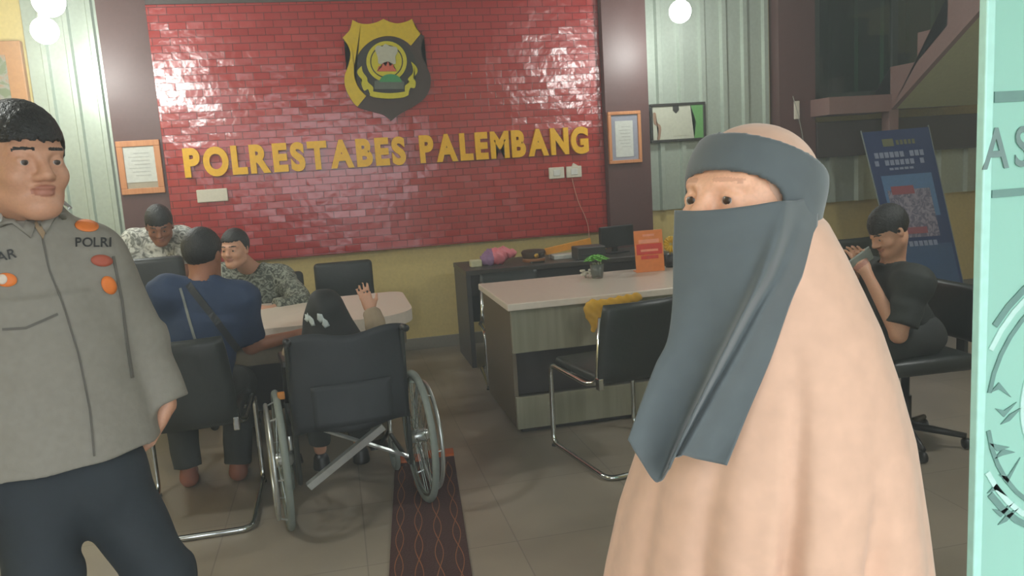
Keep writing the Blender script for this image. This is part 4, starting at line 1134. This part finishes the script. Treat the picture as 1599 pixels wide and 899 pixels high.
sk_mid = mat('skin_warm_brown', (200, 150, 122), .5, bump=.05, scale=200); sk_mid.node_tree.nodes['Principled BSDF'].inputs['Subsurface Weight'].default_value = .08
sk_dark = mat('skin_deep_brown', (150, 98, 72), .5, bump=.05, scale=200)
sk_lite = mat('skin_light', (226, 172, 140), .5, bump=.03, scale=200); sk_lite.node_tree.nodes['Principled BSDF'].inputs['Subsurface Weight'].default_value = .1
m_shoe = mat('black_shoe', (32, 32, 32), .3)
m_hair = mat('black_hair', (30, 30, 30), .45, bump=.6, scale=160, vary=.4)

# --- the officer
A = anchor(60, 450, 1.85)
U = lambda px, py, off=0.: upright(px, py, A, off)
tc_ = nrm([-A[0], -A[1], 0]); ri_ = np.array([-tc_[1], tc_[0], 0.])      # towards the doorway; image right
off_fwd = nrm(tc_ * .96 + ri_ * .28)
of = thing('person', 'police officer in grey shirt with orange badges and dark trousers', 'person', (0, 0, 0))
hd = U(36, 256, .04); Rh = frame_of(nrm(tc_ * math.cos(.38) + ri_ * math.sin(.38) + np.array([0, 0, -.04])), (ri_[0] * .03, ri_[1] * .03, 1))
J = dict(head=hd, shl=U(138, 404, -.03), shr=U(-44, 384, .0), ell=U(212, 526, -.06), wrl=U(258, 632, -.03), elr=U(-105, 540, -.05), wrr=U(-92, 690, .05),
         hipl=U(158, 742), hipr=U(48, 748))
base = (J['hipl'] + J['hipr']) / 2
def foot(p, z=.075): q = np.array(p, float); q[2] = z; return q
kl, kr = U(250, 895, .05), U(68, 905, .08)
J.update(knl=kl, knr=kr); al = foot(kl + ri_ * .07 - tc_ * .02); ar = foot(kr + ri_ * -.02 - tc_ * .06)
J.update(anl=al, anr=ar, toel=foot(al + off_fwd * .15 + ri_ * .04, .03), toer=foot(ar + off_fwd * .15 - ri_ * .04, .03))
m_uni = mat('grey_brown_uniform', (136, 132, 122), .75, bump=.12, scale=60)
m_trs = mat('dark_navy_trousers', (35, 43, 50), .8, bump=.1, scale=60)
figure(of, J, .0065, 1.06, sk_mid, m_uni, 'long', m_trs, m_shoe, off_fwd, Rh, .0036, shirt_pad=.020, hem=-.055, trouser_pad=.006, neck_up=.035, folds=.003, detail=True, belly=.045, fringe=.046,
       hands=dict(l=(-ri_ * .45 - tc_ * .2 + np.array([0, 0, -.8]), -ri_, .7)))
sh = [c for c in of.children if c.name.startswith('shirt')][0]; bv = bvh_of(sh)
m_bo = mat('badge_orange', (226, 122, 48), .6); m_br = mat('badge_rust', (170, 82, 60), .6); m_bk = mat('black_thread', (44, 44, 44), .6); m_pin = mat('silver_pin', (200, 205, 205), .3, .6)
drape('badge', [oval(135, 353, 19, 9, .12)], bv, m_bo, of, .003, 'orange oval badge')
drape('badge', [oval(158, 407, 17, 9, .1)], bv, m_br, of, .003, 'rust red wing badge')
drape('badge', [oval(169, 445, 15, 11, 1.1)], bv, m_bo, of, .003, 'orange oval breast badge')
drape('badge', [oval(10, 437, 17, 11, .05)], bv, m_bo, of, .003); drape('badge_centre', [oval(4, 436, 8, 8)], bv, mat('badge_white', (214, 200, 186), .6), of, .006)
drape_text('POLRI', 117, 386, 172, 386, 14, bv, m_bk, of, .004)
drape_text('AR', -4, 410, 27, 402, 15, bv, m_bk, of, .004)
drape_strip('placket_seam', [(66, 372), (76, 420), (100, 480), (124, 560), (140, 640), (147, 712)], 3, bv, mat('dark_seam', (96, 93, 86), .8), of)
drape_strip('pocket_flap', [(4, 514), (40, 512), (90, 490)], 4, bv, mat('dark_seam', (96, 93, 86), .8), of)
drape_strip('sleeve_seam', [(176, 400), (190, 470), (197, 530), (206, 590)], 4, bv, mat('dark_seam', (96, 93, 86), .8), of)
drape('undershirt', [((58, 340), [(36, 322), (60, 316), (84, 318), (76, 346), (66, 374), (52, 352)])], bv, mat('tan_undershirt', (150, 128, 100), .8), of, .004)
for fl in ([(58, 306), (92, 300), (112, 334), (98, 344), (86, 336), (70, 366), (62, 350)], [(36, 322), (18, 318), (2, 336), (0, 352), (20, 350), (48, 372), (54, 352)]):
    cxy = tuple(np.mean(fl, 0)); drape('collar_flap', [(cxy, fl)], bv, m_uni, of, .010, th=.008)
drape('collar_pin', [((93, 325), [(86, 316), (91, 316), (101, 332), (96, 335)])], bv, m_pin, of, .020); drape('collar_pin', [oval(1, 347, 5, 5)], bv, m_pin, of, .020)

# --- the veiled woman
A = anchor(1172, 450, 1.08)
U = lambda px, py, off=0.: upright(px, py, A, off)
tc_ = nrm([-A[0], -A[1], 0]); ri_ = np.array([-tc_[1], tc_[0], 0.])
wo = thing('person', 'woman in long peach headcover and black face veil beside the glass door', 'person')
wf = nrm(tc_ * math.cos(.66) - ri_ * math.sin(.66)); Rw = frame_of(wf + np.array([0, 0, .15]))
hd = U(1167, 322, .0); sW = .94
f = Field(hd - [.34, .34, hd[2]], hd + [.34, .34, .16], .008, (hd - [.11, .11, .12], hd + [.11, .11, .1], .0033))
put_head(f, hd, Rw, sW, hd + np.array([0, 0, -.17]) + tc_ * -.02, True)
ax0 = U(1190, 520, -.03); feet = foot(U(1200, 899, -.03), .08)
ctr = lambda z: np.array([ax0[0], ax0[1], z])
shz = 1.245
f.cap(ctr(1.17), ctr(.85), .11, .12, .05, flat=tc_, q=.65); f.cap(ctr(.85), ctr(.78), .12, .13, .05)
f.cap(ctr(1.17) - ri_ * .08, ctr(1.17) + ri_ * .08, .038, .038, .06)
for s_ in (-1, 1):
    e_ = ctr(.98) + ri_ * (s_ * .12 + .02) - tc_ * .02; w_ = ctr(.86) + ri_ * s_ * .09 + tc_ * .07
    f.cap(ctr(1.16) + ri_ * s_ * .09, e_, .036, .034, .03); f.cap(e_, w_, .034, .024, .02); put_hand(f, w_, tc_ * .5 - ri_ * s_ * .7 + np.array([0, 0, -.3]), -ri_ * s_, -s_, .3, .9)
    h_ = ctr(.80) + ri_ * s_ * .08; k_ = ctr(.44) + ri_ * s_ * .08; an_ = ctr(.08) + ri_ * s_ * .08
    f.cap(h_, k_, .075, .05, .03); f.cap(k_, an_, .05, .035, .03); f.cap(an_ - [0, 0, .04], an_ + wf * .13 - [0, 0, .05], .03, .024, .02)
me = f.mesh('body', 1); paint_face(me, hd, Rw, sW); link('body', me, [sk_lite, mat('lips_light', (170, 104, 96), .5), mat('thin_brow', (206, 154, 126), .6)], wo)
put_eyes(wo, hd, Rw, sW, (-.15, 1, 0))
for s_ in (-1, 1):
    f = Field(ctr(.04) + ri_ * s_ * .08 - .2, ctr(.04) + ri_ * s_ * .08 + .22, .007); a_ = ctr(.05) + ri_ * s_ * .08
    f.cap(a_ - [0, 0, .006], a_ + wf * .15 - [0, 0, .016], .04, .034, .02); f.plane([0, 0, .004], [0, 0, -1]); link('shoe', f.mesh('shoe', 1), m_shoe, wo)
# long headcover: one draped surface
rows = [(352, 1110, 1291), (400, 1082, 1322), (460, 1072, 1352), (520, 1062, 1381), (600, 1040, 1409), (690, 1000, 1434), (800, 966, 1450), (899, 946, 1463), (1010, 928, 1474), (1130, 910, 1485)]
zs, xs0, xs1 = [], [], []
nx_ = ri_
for py, a_, b_ in rows:
    P0, P1 = U((a_ + b_) / 2, py), None
    L_, R__ = U(a_, py), U(b_, py); zs.append((L_[2] + R__[2]) / 2); xs0.append((L_ - A) @ nx_); xs1.append((R__ - A) @ nx_)
zs = np.array(zs)[::-1]; xs0 = np.array(xs0)[::-1]; xs1 = np.array(xs1)[::-1]
m_peach = mat('peach_jersey', (204, 166, 142), .75, sheen=.2)
lo = np.array([A[0] - .42, A[1] - .42, zs[0]]); hi = np.array([A[0] + .42, A[1] + .42, hd[2] + .17])
f = Field(lo, hi, .0075)
g = f.sub([-1e3] * 3, [1e3] * 3)[1]
X3, Y3, Z3 = np.broadcast_arrays(*g)
u3 = (X3 - A[0]) * nx_[0] + (Y3 - A[1]) * nx_[1]; v3 = (X3 - A[0]) * tc_[0] + (Y3 - A[1]) * tc_[1]
x0i = np.interp(Z3, zs, xs0); x1i = np.interp(Z3, zs, xs1)
cu, au = (x0i + x1i) / 2, (x1i - x0i) / 2
top = zs[-1]; tt = np.clip((top - Z3) / (top - zs[0]), 0, 1)
bu = .075 + .10 * np.minimum(1, tt * 2.2) + .03 * tt
cv = -.015 - .02 * np.minimum(1, tt * 3)
th = np.arctan2(u3 - cu, v3 - cv)                # 0 = towards the doorway
rr = np.sqrt(((u3 - cu) / au) ** 2 + ((v3 - cv) / bu) ** 2)
def gs(c, w): return np.exp(-((th - c) / w) ** 2)
amp = np.clip((tt - .12) * 2.2, 0, 1)
fold = amp * (-.13 * gs(.13, .07) + .035 * gs(.32, .14) - .14 * gs(.80 - .1 * tt, .10) * np.clip((tt - .3) * 3, 0, 1) + .03 * gs(1.05, .16) - .07 * gs(-.42, .08) + .03 * gs(-.22, .12) - .05 * gs(-.9, .09)
              + .02 * np.sin(th * 9 + 1) * (np.abs(th) > 1.3) - .03 * gs(2.2, .2) - .03 * gs(-2.2, .2))
dd = (rr - 1 - fold) * np.minimum(au, bu) * .8
dd = np.maximum(dd, Z3 - top)
f.f = dd.astype(np.float32)
cr = lambda *p: hd + Rw @ (np.array(p) * .94)
f.ell(cr(0, -.016, .034), (.0765, .0935, .0785), Rw, .012); f.ell(cr(0, -.02, -.03), (.072, .083, .094), Rw, .012)
f.cap(cr(0, -.035, -.06), cr(.0, -.03, -.18), .070, .085, .04)
# opening of the face
f.ell(cr(-.01, .115, -.012), (.082, .100, .078), Rw, .006, 'sub')
f.plane([0, 0, zs[0] + .004], [0, 0, -1])
link('headcover', f.mesh('headcover', 3), m_peach, wo)
# skirt below the headcover down to the shoes
def skirt(u, v):
    a_ = 2 * math.pi * u; z = zs[0] + .06 - (zs[0] + .04) * v; k = .19 + .07 * v; kk = 1 + .05 * math.sin(a_ * 7 + 1) * (.3 + v)
    p_ = ctr(z) + ri_ * math.cos(a_) * k * kk + tc_ * math.sin(a_) * k * .68 * kk; return p_
bm = sheet(skirt, 72, 14, .004); bmesh.ops.remove_doubles(bm, verts=bm.verts[:], dist=.0005); obj('skirt', bm, m_peach, wo, True)
# face veil: band around the head with the eye opening, and the panel that hangs from it
m_veil = mat('charcoal_blue_veil', (80, 88, 90), .8, sheen=.3)
f = Field(hd - [.16, .16, .17], hd + [.16, .16, .16], .0042)
f.ell(cr(0, -.016, .034), (.086, .102, .093), Rw, 0); f.ell(cr(0, -.010, -.035), (.083, .096, .092), Rw, .02); f.ell(cr(0, .03, -.06), (.066, .080, .076), Rw, .03)
# upper edge of the band, tilted down to the back; lower edge below
f.plane(cr(0, .08, .100), Rw @ nrm([0.02, -.0 + .46 * -1 * -1, 1.]) if False else Rw @ nrm([.0, -.30, 1.]) * 1.0)
f.plane(cr(0, .05, -.115), Rw @ nrm([0, -.55, -1.]))
f.plane(cr(0, -.085, .0), Rw @ nrm([0, -1., -.1]))
f.warp(lambda X, Y, Z: 0 * X)
f.ell(cr(-.022, .112, .006), (.112, .088, .034), Rw, .004, 'sub')
ff = Field(hd - [.16, .16, .17], hd + [.16, .16, .16], .0042)
ff.ell(cr(0, -.016, .034), (.079, .095, .086), Rw, 0); ff.ell(cr(0, -.010, -.035), (.075, .086, .092), Rw, .02)
f.f = np.maximum(f.f, -ff.f)      # hollow: a band of cloth, not a solid
link('veil_band', f.mesh('veil_band', 2), m_veil, wo)
topc = [(1053, 328), (1080, 329), (1120, 327), (1170, 321), (1215, 314), (1250, 312), (1279, 300)]
hem = [(980, 686), (1003, 722), (1025, 753), (1042, 732), (1060, 711), (1090, 717), (1134, 726)]
lft = [(1053, 328), (1051, 400), (1050, 470), (1042, 530), (1023, 570), (1002, 625), (980, 686)]
rgt = [(1279, 300), (1277, 350), (1262, 410), (1236, 470), (1204, 560), (1166, 650), (1134, 726)]
def ev(P_, t_):
    t_ = t_ * (len(P_) - 1); k = min(int(t_), len(P_) - 2); q_ = t_ - k
    p0, p1, p2, p3 = (np.array(P_[min(max(k + i, 0), len(P_) - 1)], float) for i in (-1, 0, 1, 2))
    return .5 * ((2 * p1) + (-p0 + p2) * q_ + (2 * p0 - 5 * p1 + 4 * p2 - p3) * q_ ** 2 + (-p0 + 3 * p1 - 3 * p2 + p3) * q_ ** 3) if 0 < k < len(P_) - 2 else p1 + (p2 - p1) * q_
def veil(u, v):
    T, H_, L_, R__ = ev(topc, u), ev(hem, u), ev(lft, v), ev(rgt, v)
    c_ = (1 - v) * T + v * H_ + (1 - u) * L_ + u * R__ - ((1 - u) * (1 - v) * np.array(topc[0]) + u * (1 - v) * np.array(topc[-1]) + (1 - u) * v * np.array(hem[0]) + u * v * np.array(hem[-1]))
    # distance in front of the body axis: round over cheeks and chin, then hanging free of the chest
    top_o = .055 + .065 * math.sin(math.pi * min(1, u * .72 + .22)) - .070 * max(0, u - .72) / .28
    bot_o = .178 - .01 * u
    k = v ** .9
    o_ = top_o * (1 - k) + bot_o * k
    o_ += .020 * math.exp(-((u - (.52 + .20 * (1 - v))) / .06) ** 2) * min(1, v * 2) - .018 * math.exp(-((u - (.62 + .20 * (1 - v))) / .05) ** 2) * min(1, v * 2)
    o_ += .012 * math.sin(u * 11 + 1) * v * v
    return U(c_[0], c_[1], o_)
obj('veil_panel', sheet(veil, 70, 80, .0025), m_veil, wo, True)

# --- the man in blue, seated, back to us
SY = 3.80
mb_ = thing('person', 'man in blue shirt seated with his back turned and arm reaching right', 'person')
pt = onplane
J = dict(head=pt(318, 399, 3.86), shl=pt(264, 456, 3.80), shr=pt(374, 466, 3.84), ell=pt(248, 540, 3.90), wrl=pt(300, 545, 4.12), elr=pt(392, 540, 3.92), wrr=pt(458, 524, 4.03),
         hipl=(-.80, 3.80, .585), hipr=(-.64, 3.80, .585), knl=(-.86, 4.22, .50), knr=(-.56, 4.22, .50), anl=(-.84, 4.16, .09), anr=(-.60, 4.15, .08), toel=(-.86, 4.32, .03), toer=(-.60, 4.30, .03))
Rb = frame_of((.42, .90, -.12))
figure(mb_, J, .008, .98, sk_dark, mat('navy_blue_shirt', (36, 54, 84), .8, bump=.1), 'short', mat('dark_trousers', (48, 52, 50), .8), mat('rust_sandal', (140, 84, 62), .6), (.15, 1, 0), Rb, .006, shirt_pad=.02, hem=.04,
       hands=dict(r=((1, .15, .1), (0, .5, -1), .4)))
sh = [c for c in mb_.children if c.name.startswith('shirt')][0]; bv = bvh_of(sh)
drape_strip('bag_strap', [(294, 444), (322, 480), (352, 520), (382, 562)], 11, bv, mat('black_strap', (30, 32, 34), .6), mb_, .004, th=.003)
drape_strip('back_stripe', [(281, 450), (292, 485), (302, 520), (310, 545)], 4, bv, mat('grey_stripe', (120, 124, 120), .6), mb_, .003)

# --- the man in white pattern shirt, bowed
p1 = thing('person', 'black haired man in white patterned shirt bending his head at far left', 'person')
J = dict(head=pt(249, 352, 5.36), shl=pt(286, 372, 5.56), shr=pt(212, 376, 5.56), ell=pt(290, 425, 5.45), elr=pt(205, 425, 5.45), wrl=pt(268, 450, 5.30), wrr=pt(232, 452, 5.30))
hx_ = (J['shl'][0] + J['shr'][0]) / 2
J.update(hipl=(hx_ + .09, 5.86, .88), hipr=(hx_ - .09, 5.86, .88), knl=(hx_ + .10, 5.78, .47), knr=(hx_ - .10, 5.78, .47), anl=(hx_ + .10, 5.84, .08), anr=(hx_ - .10, 5.84, .08), toel=(hx_ + .11, 5.68, .03), toer=(hx_ - .11, 5.68, .03))
figure(p1, J, .009, .98, sk_dark, batik('white_batik', (110, 112, 106), (170, 172, 164), (205, 206, 198), 16), 'short', mat('dark_trousers', (48, 52, 50), .8), m_shoe, (0, -1, 0), frame_of((.10, -.90, -.45)), .005, shirt_pad=.02, hem=.05, detail=True, fringe=.040)

# --- the man in grey pattern shirt at the table
p2 = thing('person', 'short haired man in grey leaf patterned shirt leaning on the table facing us', 'person')
J = dict(head=pt(367, 389, 5.22), shl=pt(440, 432, 5.42), shr=pt(352, 430, 5.38), ell=pt(474, 474, 5.10), elr=pt(352, 475, 5.18), wrl=pt(428, 481, 5.0), wrr=pt(398, 480, 5.02),
         hipl=(-.38, 5.62, .56), hipr=(-.56, 5.62, .56), knl=(-.36, 5.24, .50), knr=(-.60, 5.24, .50), anl=(-.34, 5.20, .08), anr=(-.60, 5.22, .08), toel=(-.34, 5.06, .03), toer=(-.60, 5.08, .03))
figure(p2, J, .009, .98, sk_mid, batik('grey_batik', (58, 62, 54), (104, 108, 96), (150, 154, 140), 24), 'long', mat('dark_trousers', (48, 52, 50), .8), m_shoe, (-.1, -1, 0), frame_of((-.36, -.90, -.06)), .005, shirt_pad=.022, hem=.05, detail=True, fringe=.058)

# --- the person in the wheelchair
p3 = thing('person', 'person in black headscarf with white print raising a hand in the wheelchair', 'person')
J = dict(head=pt(508, 488, 3.72), shl=pt(468, 548, 3.66), shr=pt(556, 545, 3.68), ell=pt(470, 608, 3.74), wrl=pt(488, 600, 3.92), elr=pt(594, 534, 3.88), wrr=pt(579, 484, 3.98),
         hipl=(-.09, 3.62, .545), hipr=(.06, 3.64, .545), knl=(-.16, 4.0, .53), knr=(.04, 4.02, .53), anl=(-.18, 4.06, .16), anr=(.02, 4.08, .16), toel=(-.19, 4.18, .13), toer=(.01, 4.20, .13))
figure(p3, J, .008, .84, sk_mid, mat('beige_blouse', (150, 132, 108), .8), 'long', mat('dark_trousers', (48, 52, 50), .8), m_shoe, (0, 1, 0), frame_of((.12, 1, -.1)), .006, shirt_pad=.016, hem=.03, hair=False,
       hands=dict(r=(np.array(pt(558, 430, 3.98)) - pt(579, 484, 3.98), (0, 1, 0), .12)))
h0 = J['head']; f = Field(h0 - [.3, .28, .34], h0 + [.3, .28, .2], .008)
f.ell(h0 + [0, -.01, .02], (.082, .098, .094)); f.cap(h0 + [0, -.02, -.04], h0 + [.01, -.03, -.16], .08, .115, .06, flat=(0, 1, 0), q=.75)
f.cap(h0 + [.0, -.03, -.14], h0 + [.015, -.04, -.27], .12, .155, .06, flat=(0, 1, 0), q=.62)
f.cap(h0 + [.05, -.0, -.05], h0 + [.145, .0, -.19], .045, .04, .05)
f.ell(h0 + [.01, .11, -.02], (.055, .06, .075), None, .01, 'sub'); f.warp(lambda X, Y, Z: .003 * np.sin(X * 60 + Z * 25))
hj = link('headscarf', f.mesh('headscarf', 2), mat('black_headscarf', (28, 30, 30), .7), p3); bv = bvh_of(hj)
m_pr = mat('white_print', (176, 186, 186), .6)
for q_ in ([(475, 486), (481, 488), (485, 497), (481, 503), (476, 498)], [(484, 492), (490, 498), (493, 508), (487, 509), (483, 501)], [(496, 489), (503, 490), (507, 499), (501, 504), (496, 498)], [(505, 496), (511, 500), (515, 508), (508, 512), (503, 506)]):
    drape('white_print', [(tuple(np.mean(q_, 0)), q_)], bv, m_pr, p3, .003)

# --- the person in black at the right
p4 = thing('person', 'dark haired person in black clothes seated before the blue banner, head bowed', 'person')
A = anchor(1388, 380, 3.85)
U = lambda px, py, off=0.: upright(px, py, A, off)
tc_ = nrm([-A[0], -A[1], 0]); ri_ = np.array([-tc_[1], tc_[0], 0.]); fw4 = nrm(tc_ * .55 - ri_ * .8)
rt4 = np.cross(fw4, [0, 0, 1.])
hc = U(1395, 640, -.12); hc[2] = .56
sc4 = U(1392, 432, -.03)
J = dict(head=U(1388, 360, .03), shl=sc4 - rt4 * .17, shr=sc4 + rt4 * .17, ell=sc4 - rt4 * .20 + fw4 * .10 - [0, 0, .24], elr=sc4 + rt4 * .20 + fw4 * .12 - [0, 0, .20],
         wrl=U(1352, 424, .12), wrr=U(1336, 420, .02), hipl=hc - rt4 * .09, hipr=hc + rt4 * .09)
hc2 = np.array([J['shl'][0] + J['shr'][0], J['shl'][1] + J['shr'][1], 0]) / 2 - fw4 * .10; hc2[2] = .57
J['hipl'] = hc2 - rt4 * .09; J['hipr'] = hc2 + rt4 * .09
for q_, s_ in (('l', -1), ('r', 1)):
    J['kn' + q_] = hc2 + fw4 * .42 + rt4 * s_ * .13 - [0, 0, .06]; J['an' + q_] = foot(hc2 + fw4 * .36 + rt4 * s_ * .13); J['toe' + q_] = foot(hc2 + fw4 * .52 + rt4 * s_ * .14, .03)
figure(p4, J, .008, .95, sk_mid, mat('black_shirt', (46, 50, 48), .8, bump=.1), 'short', mat('black_trousers', (44, 46, 44), .8), m_shoe, fw4, frame_of(nrm(tc_ * .55 - ri_ * .75 + np.array([0, 0, -.55]))), .005, shirt_pad=.02, hem=.04, detail=True, fringe=.03)
ph = B(); box(ph, -.04, .04, -.005, .005, -.075, .075, .006); ph = obj('mobile_phone', ph, mat('pale_grey_phone', (150, 156, 150), .4)); ph.location = U(1341, 408, .12); ph.rotation_euler = (.5, .9, .5)
tag(ph, 'pale phone held by the person in black', 'phone')
swivel('black office chair under the person in black beside the banner', hc2[0] + fw4[0] * .02, hc2[1] + fw4[1] * .02, math.atan2(fw4[1], fw4[0]) - math.pi / 2, .80, .2, .28)

# ------------------------------------------------------------------ haze volume added in the hall, imitating lens veil that lifts blacks
hz = B(); box(hz, XL + .02, XR - .02, -1.2, WY - .2, .002, ZC - .02)
mh = bpy.data.materials.new('added_lens_haze'); mh.use_nodes = True; mh.node_tree.nodes.remove(mh.node_tree.nodes['Principled BSDF'])
vs = mh.node_tree.nodes.new('ShaderNodeVolumeScatter'); vs.inputs['Color'].default_value = (.93, 1, .96, 1); vs.inputs['Density'].default_value = .025; vs.inputs['Anisotropy'].default_value = .2
mh.node_tree.links.new(vs.outputs[0], mh.node_tree.nodes['Material Output'].inputs['Volume'])
tag(obj('haze', hz, mh), 'thin pale haze added across the hall to imitate lens veil', 'haze', None, 'structure')
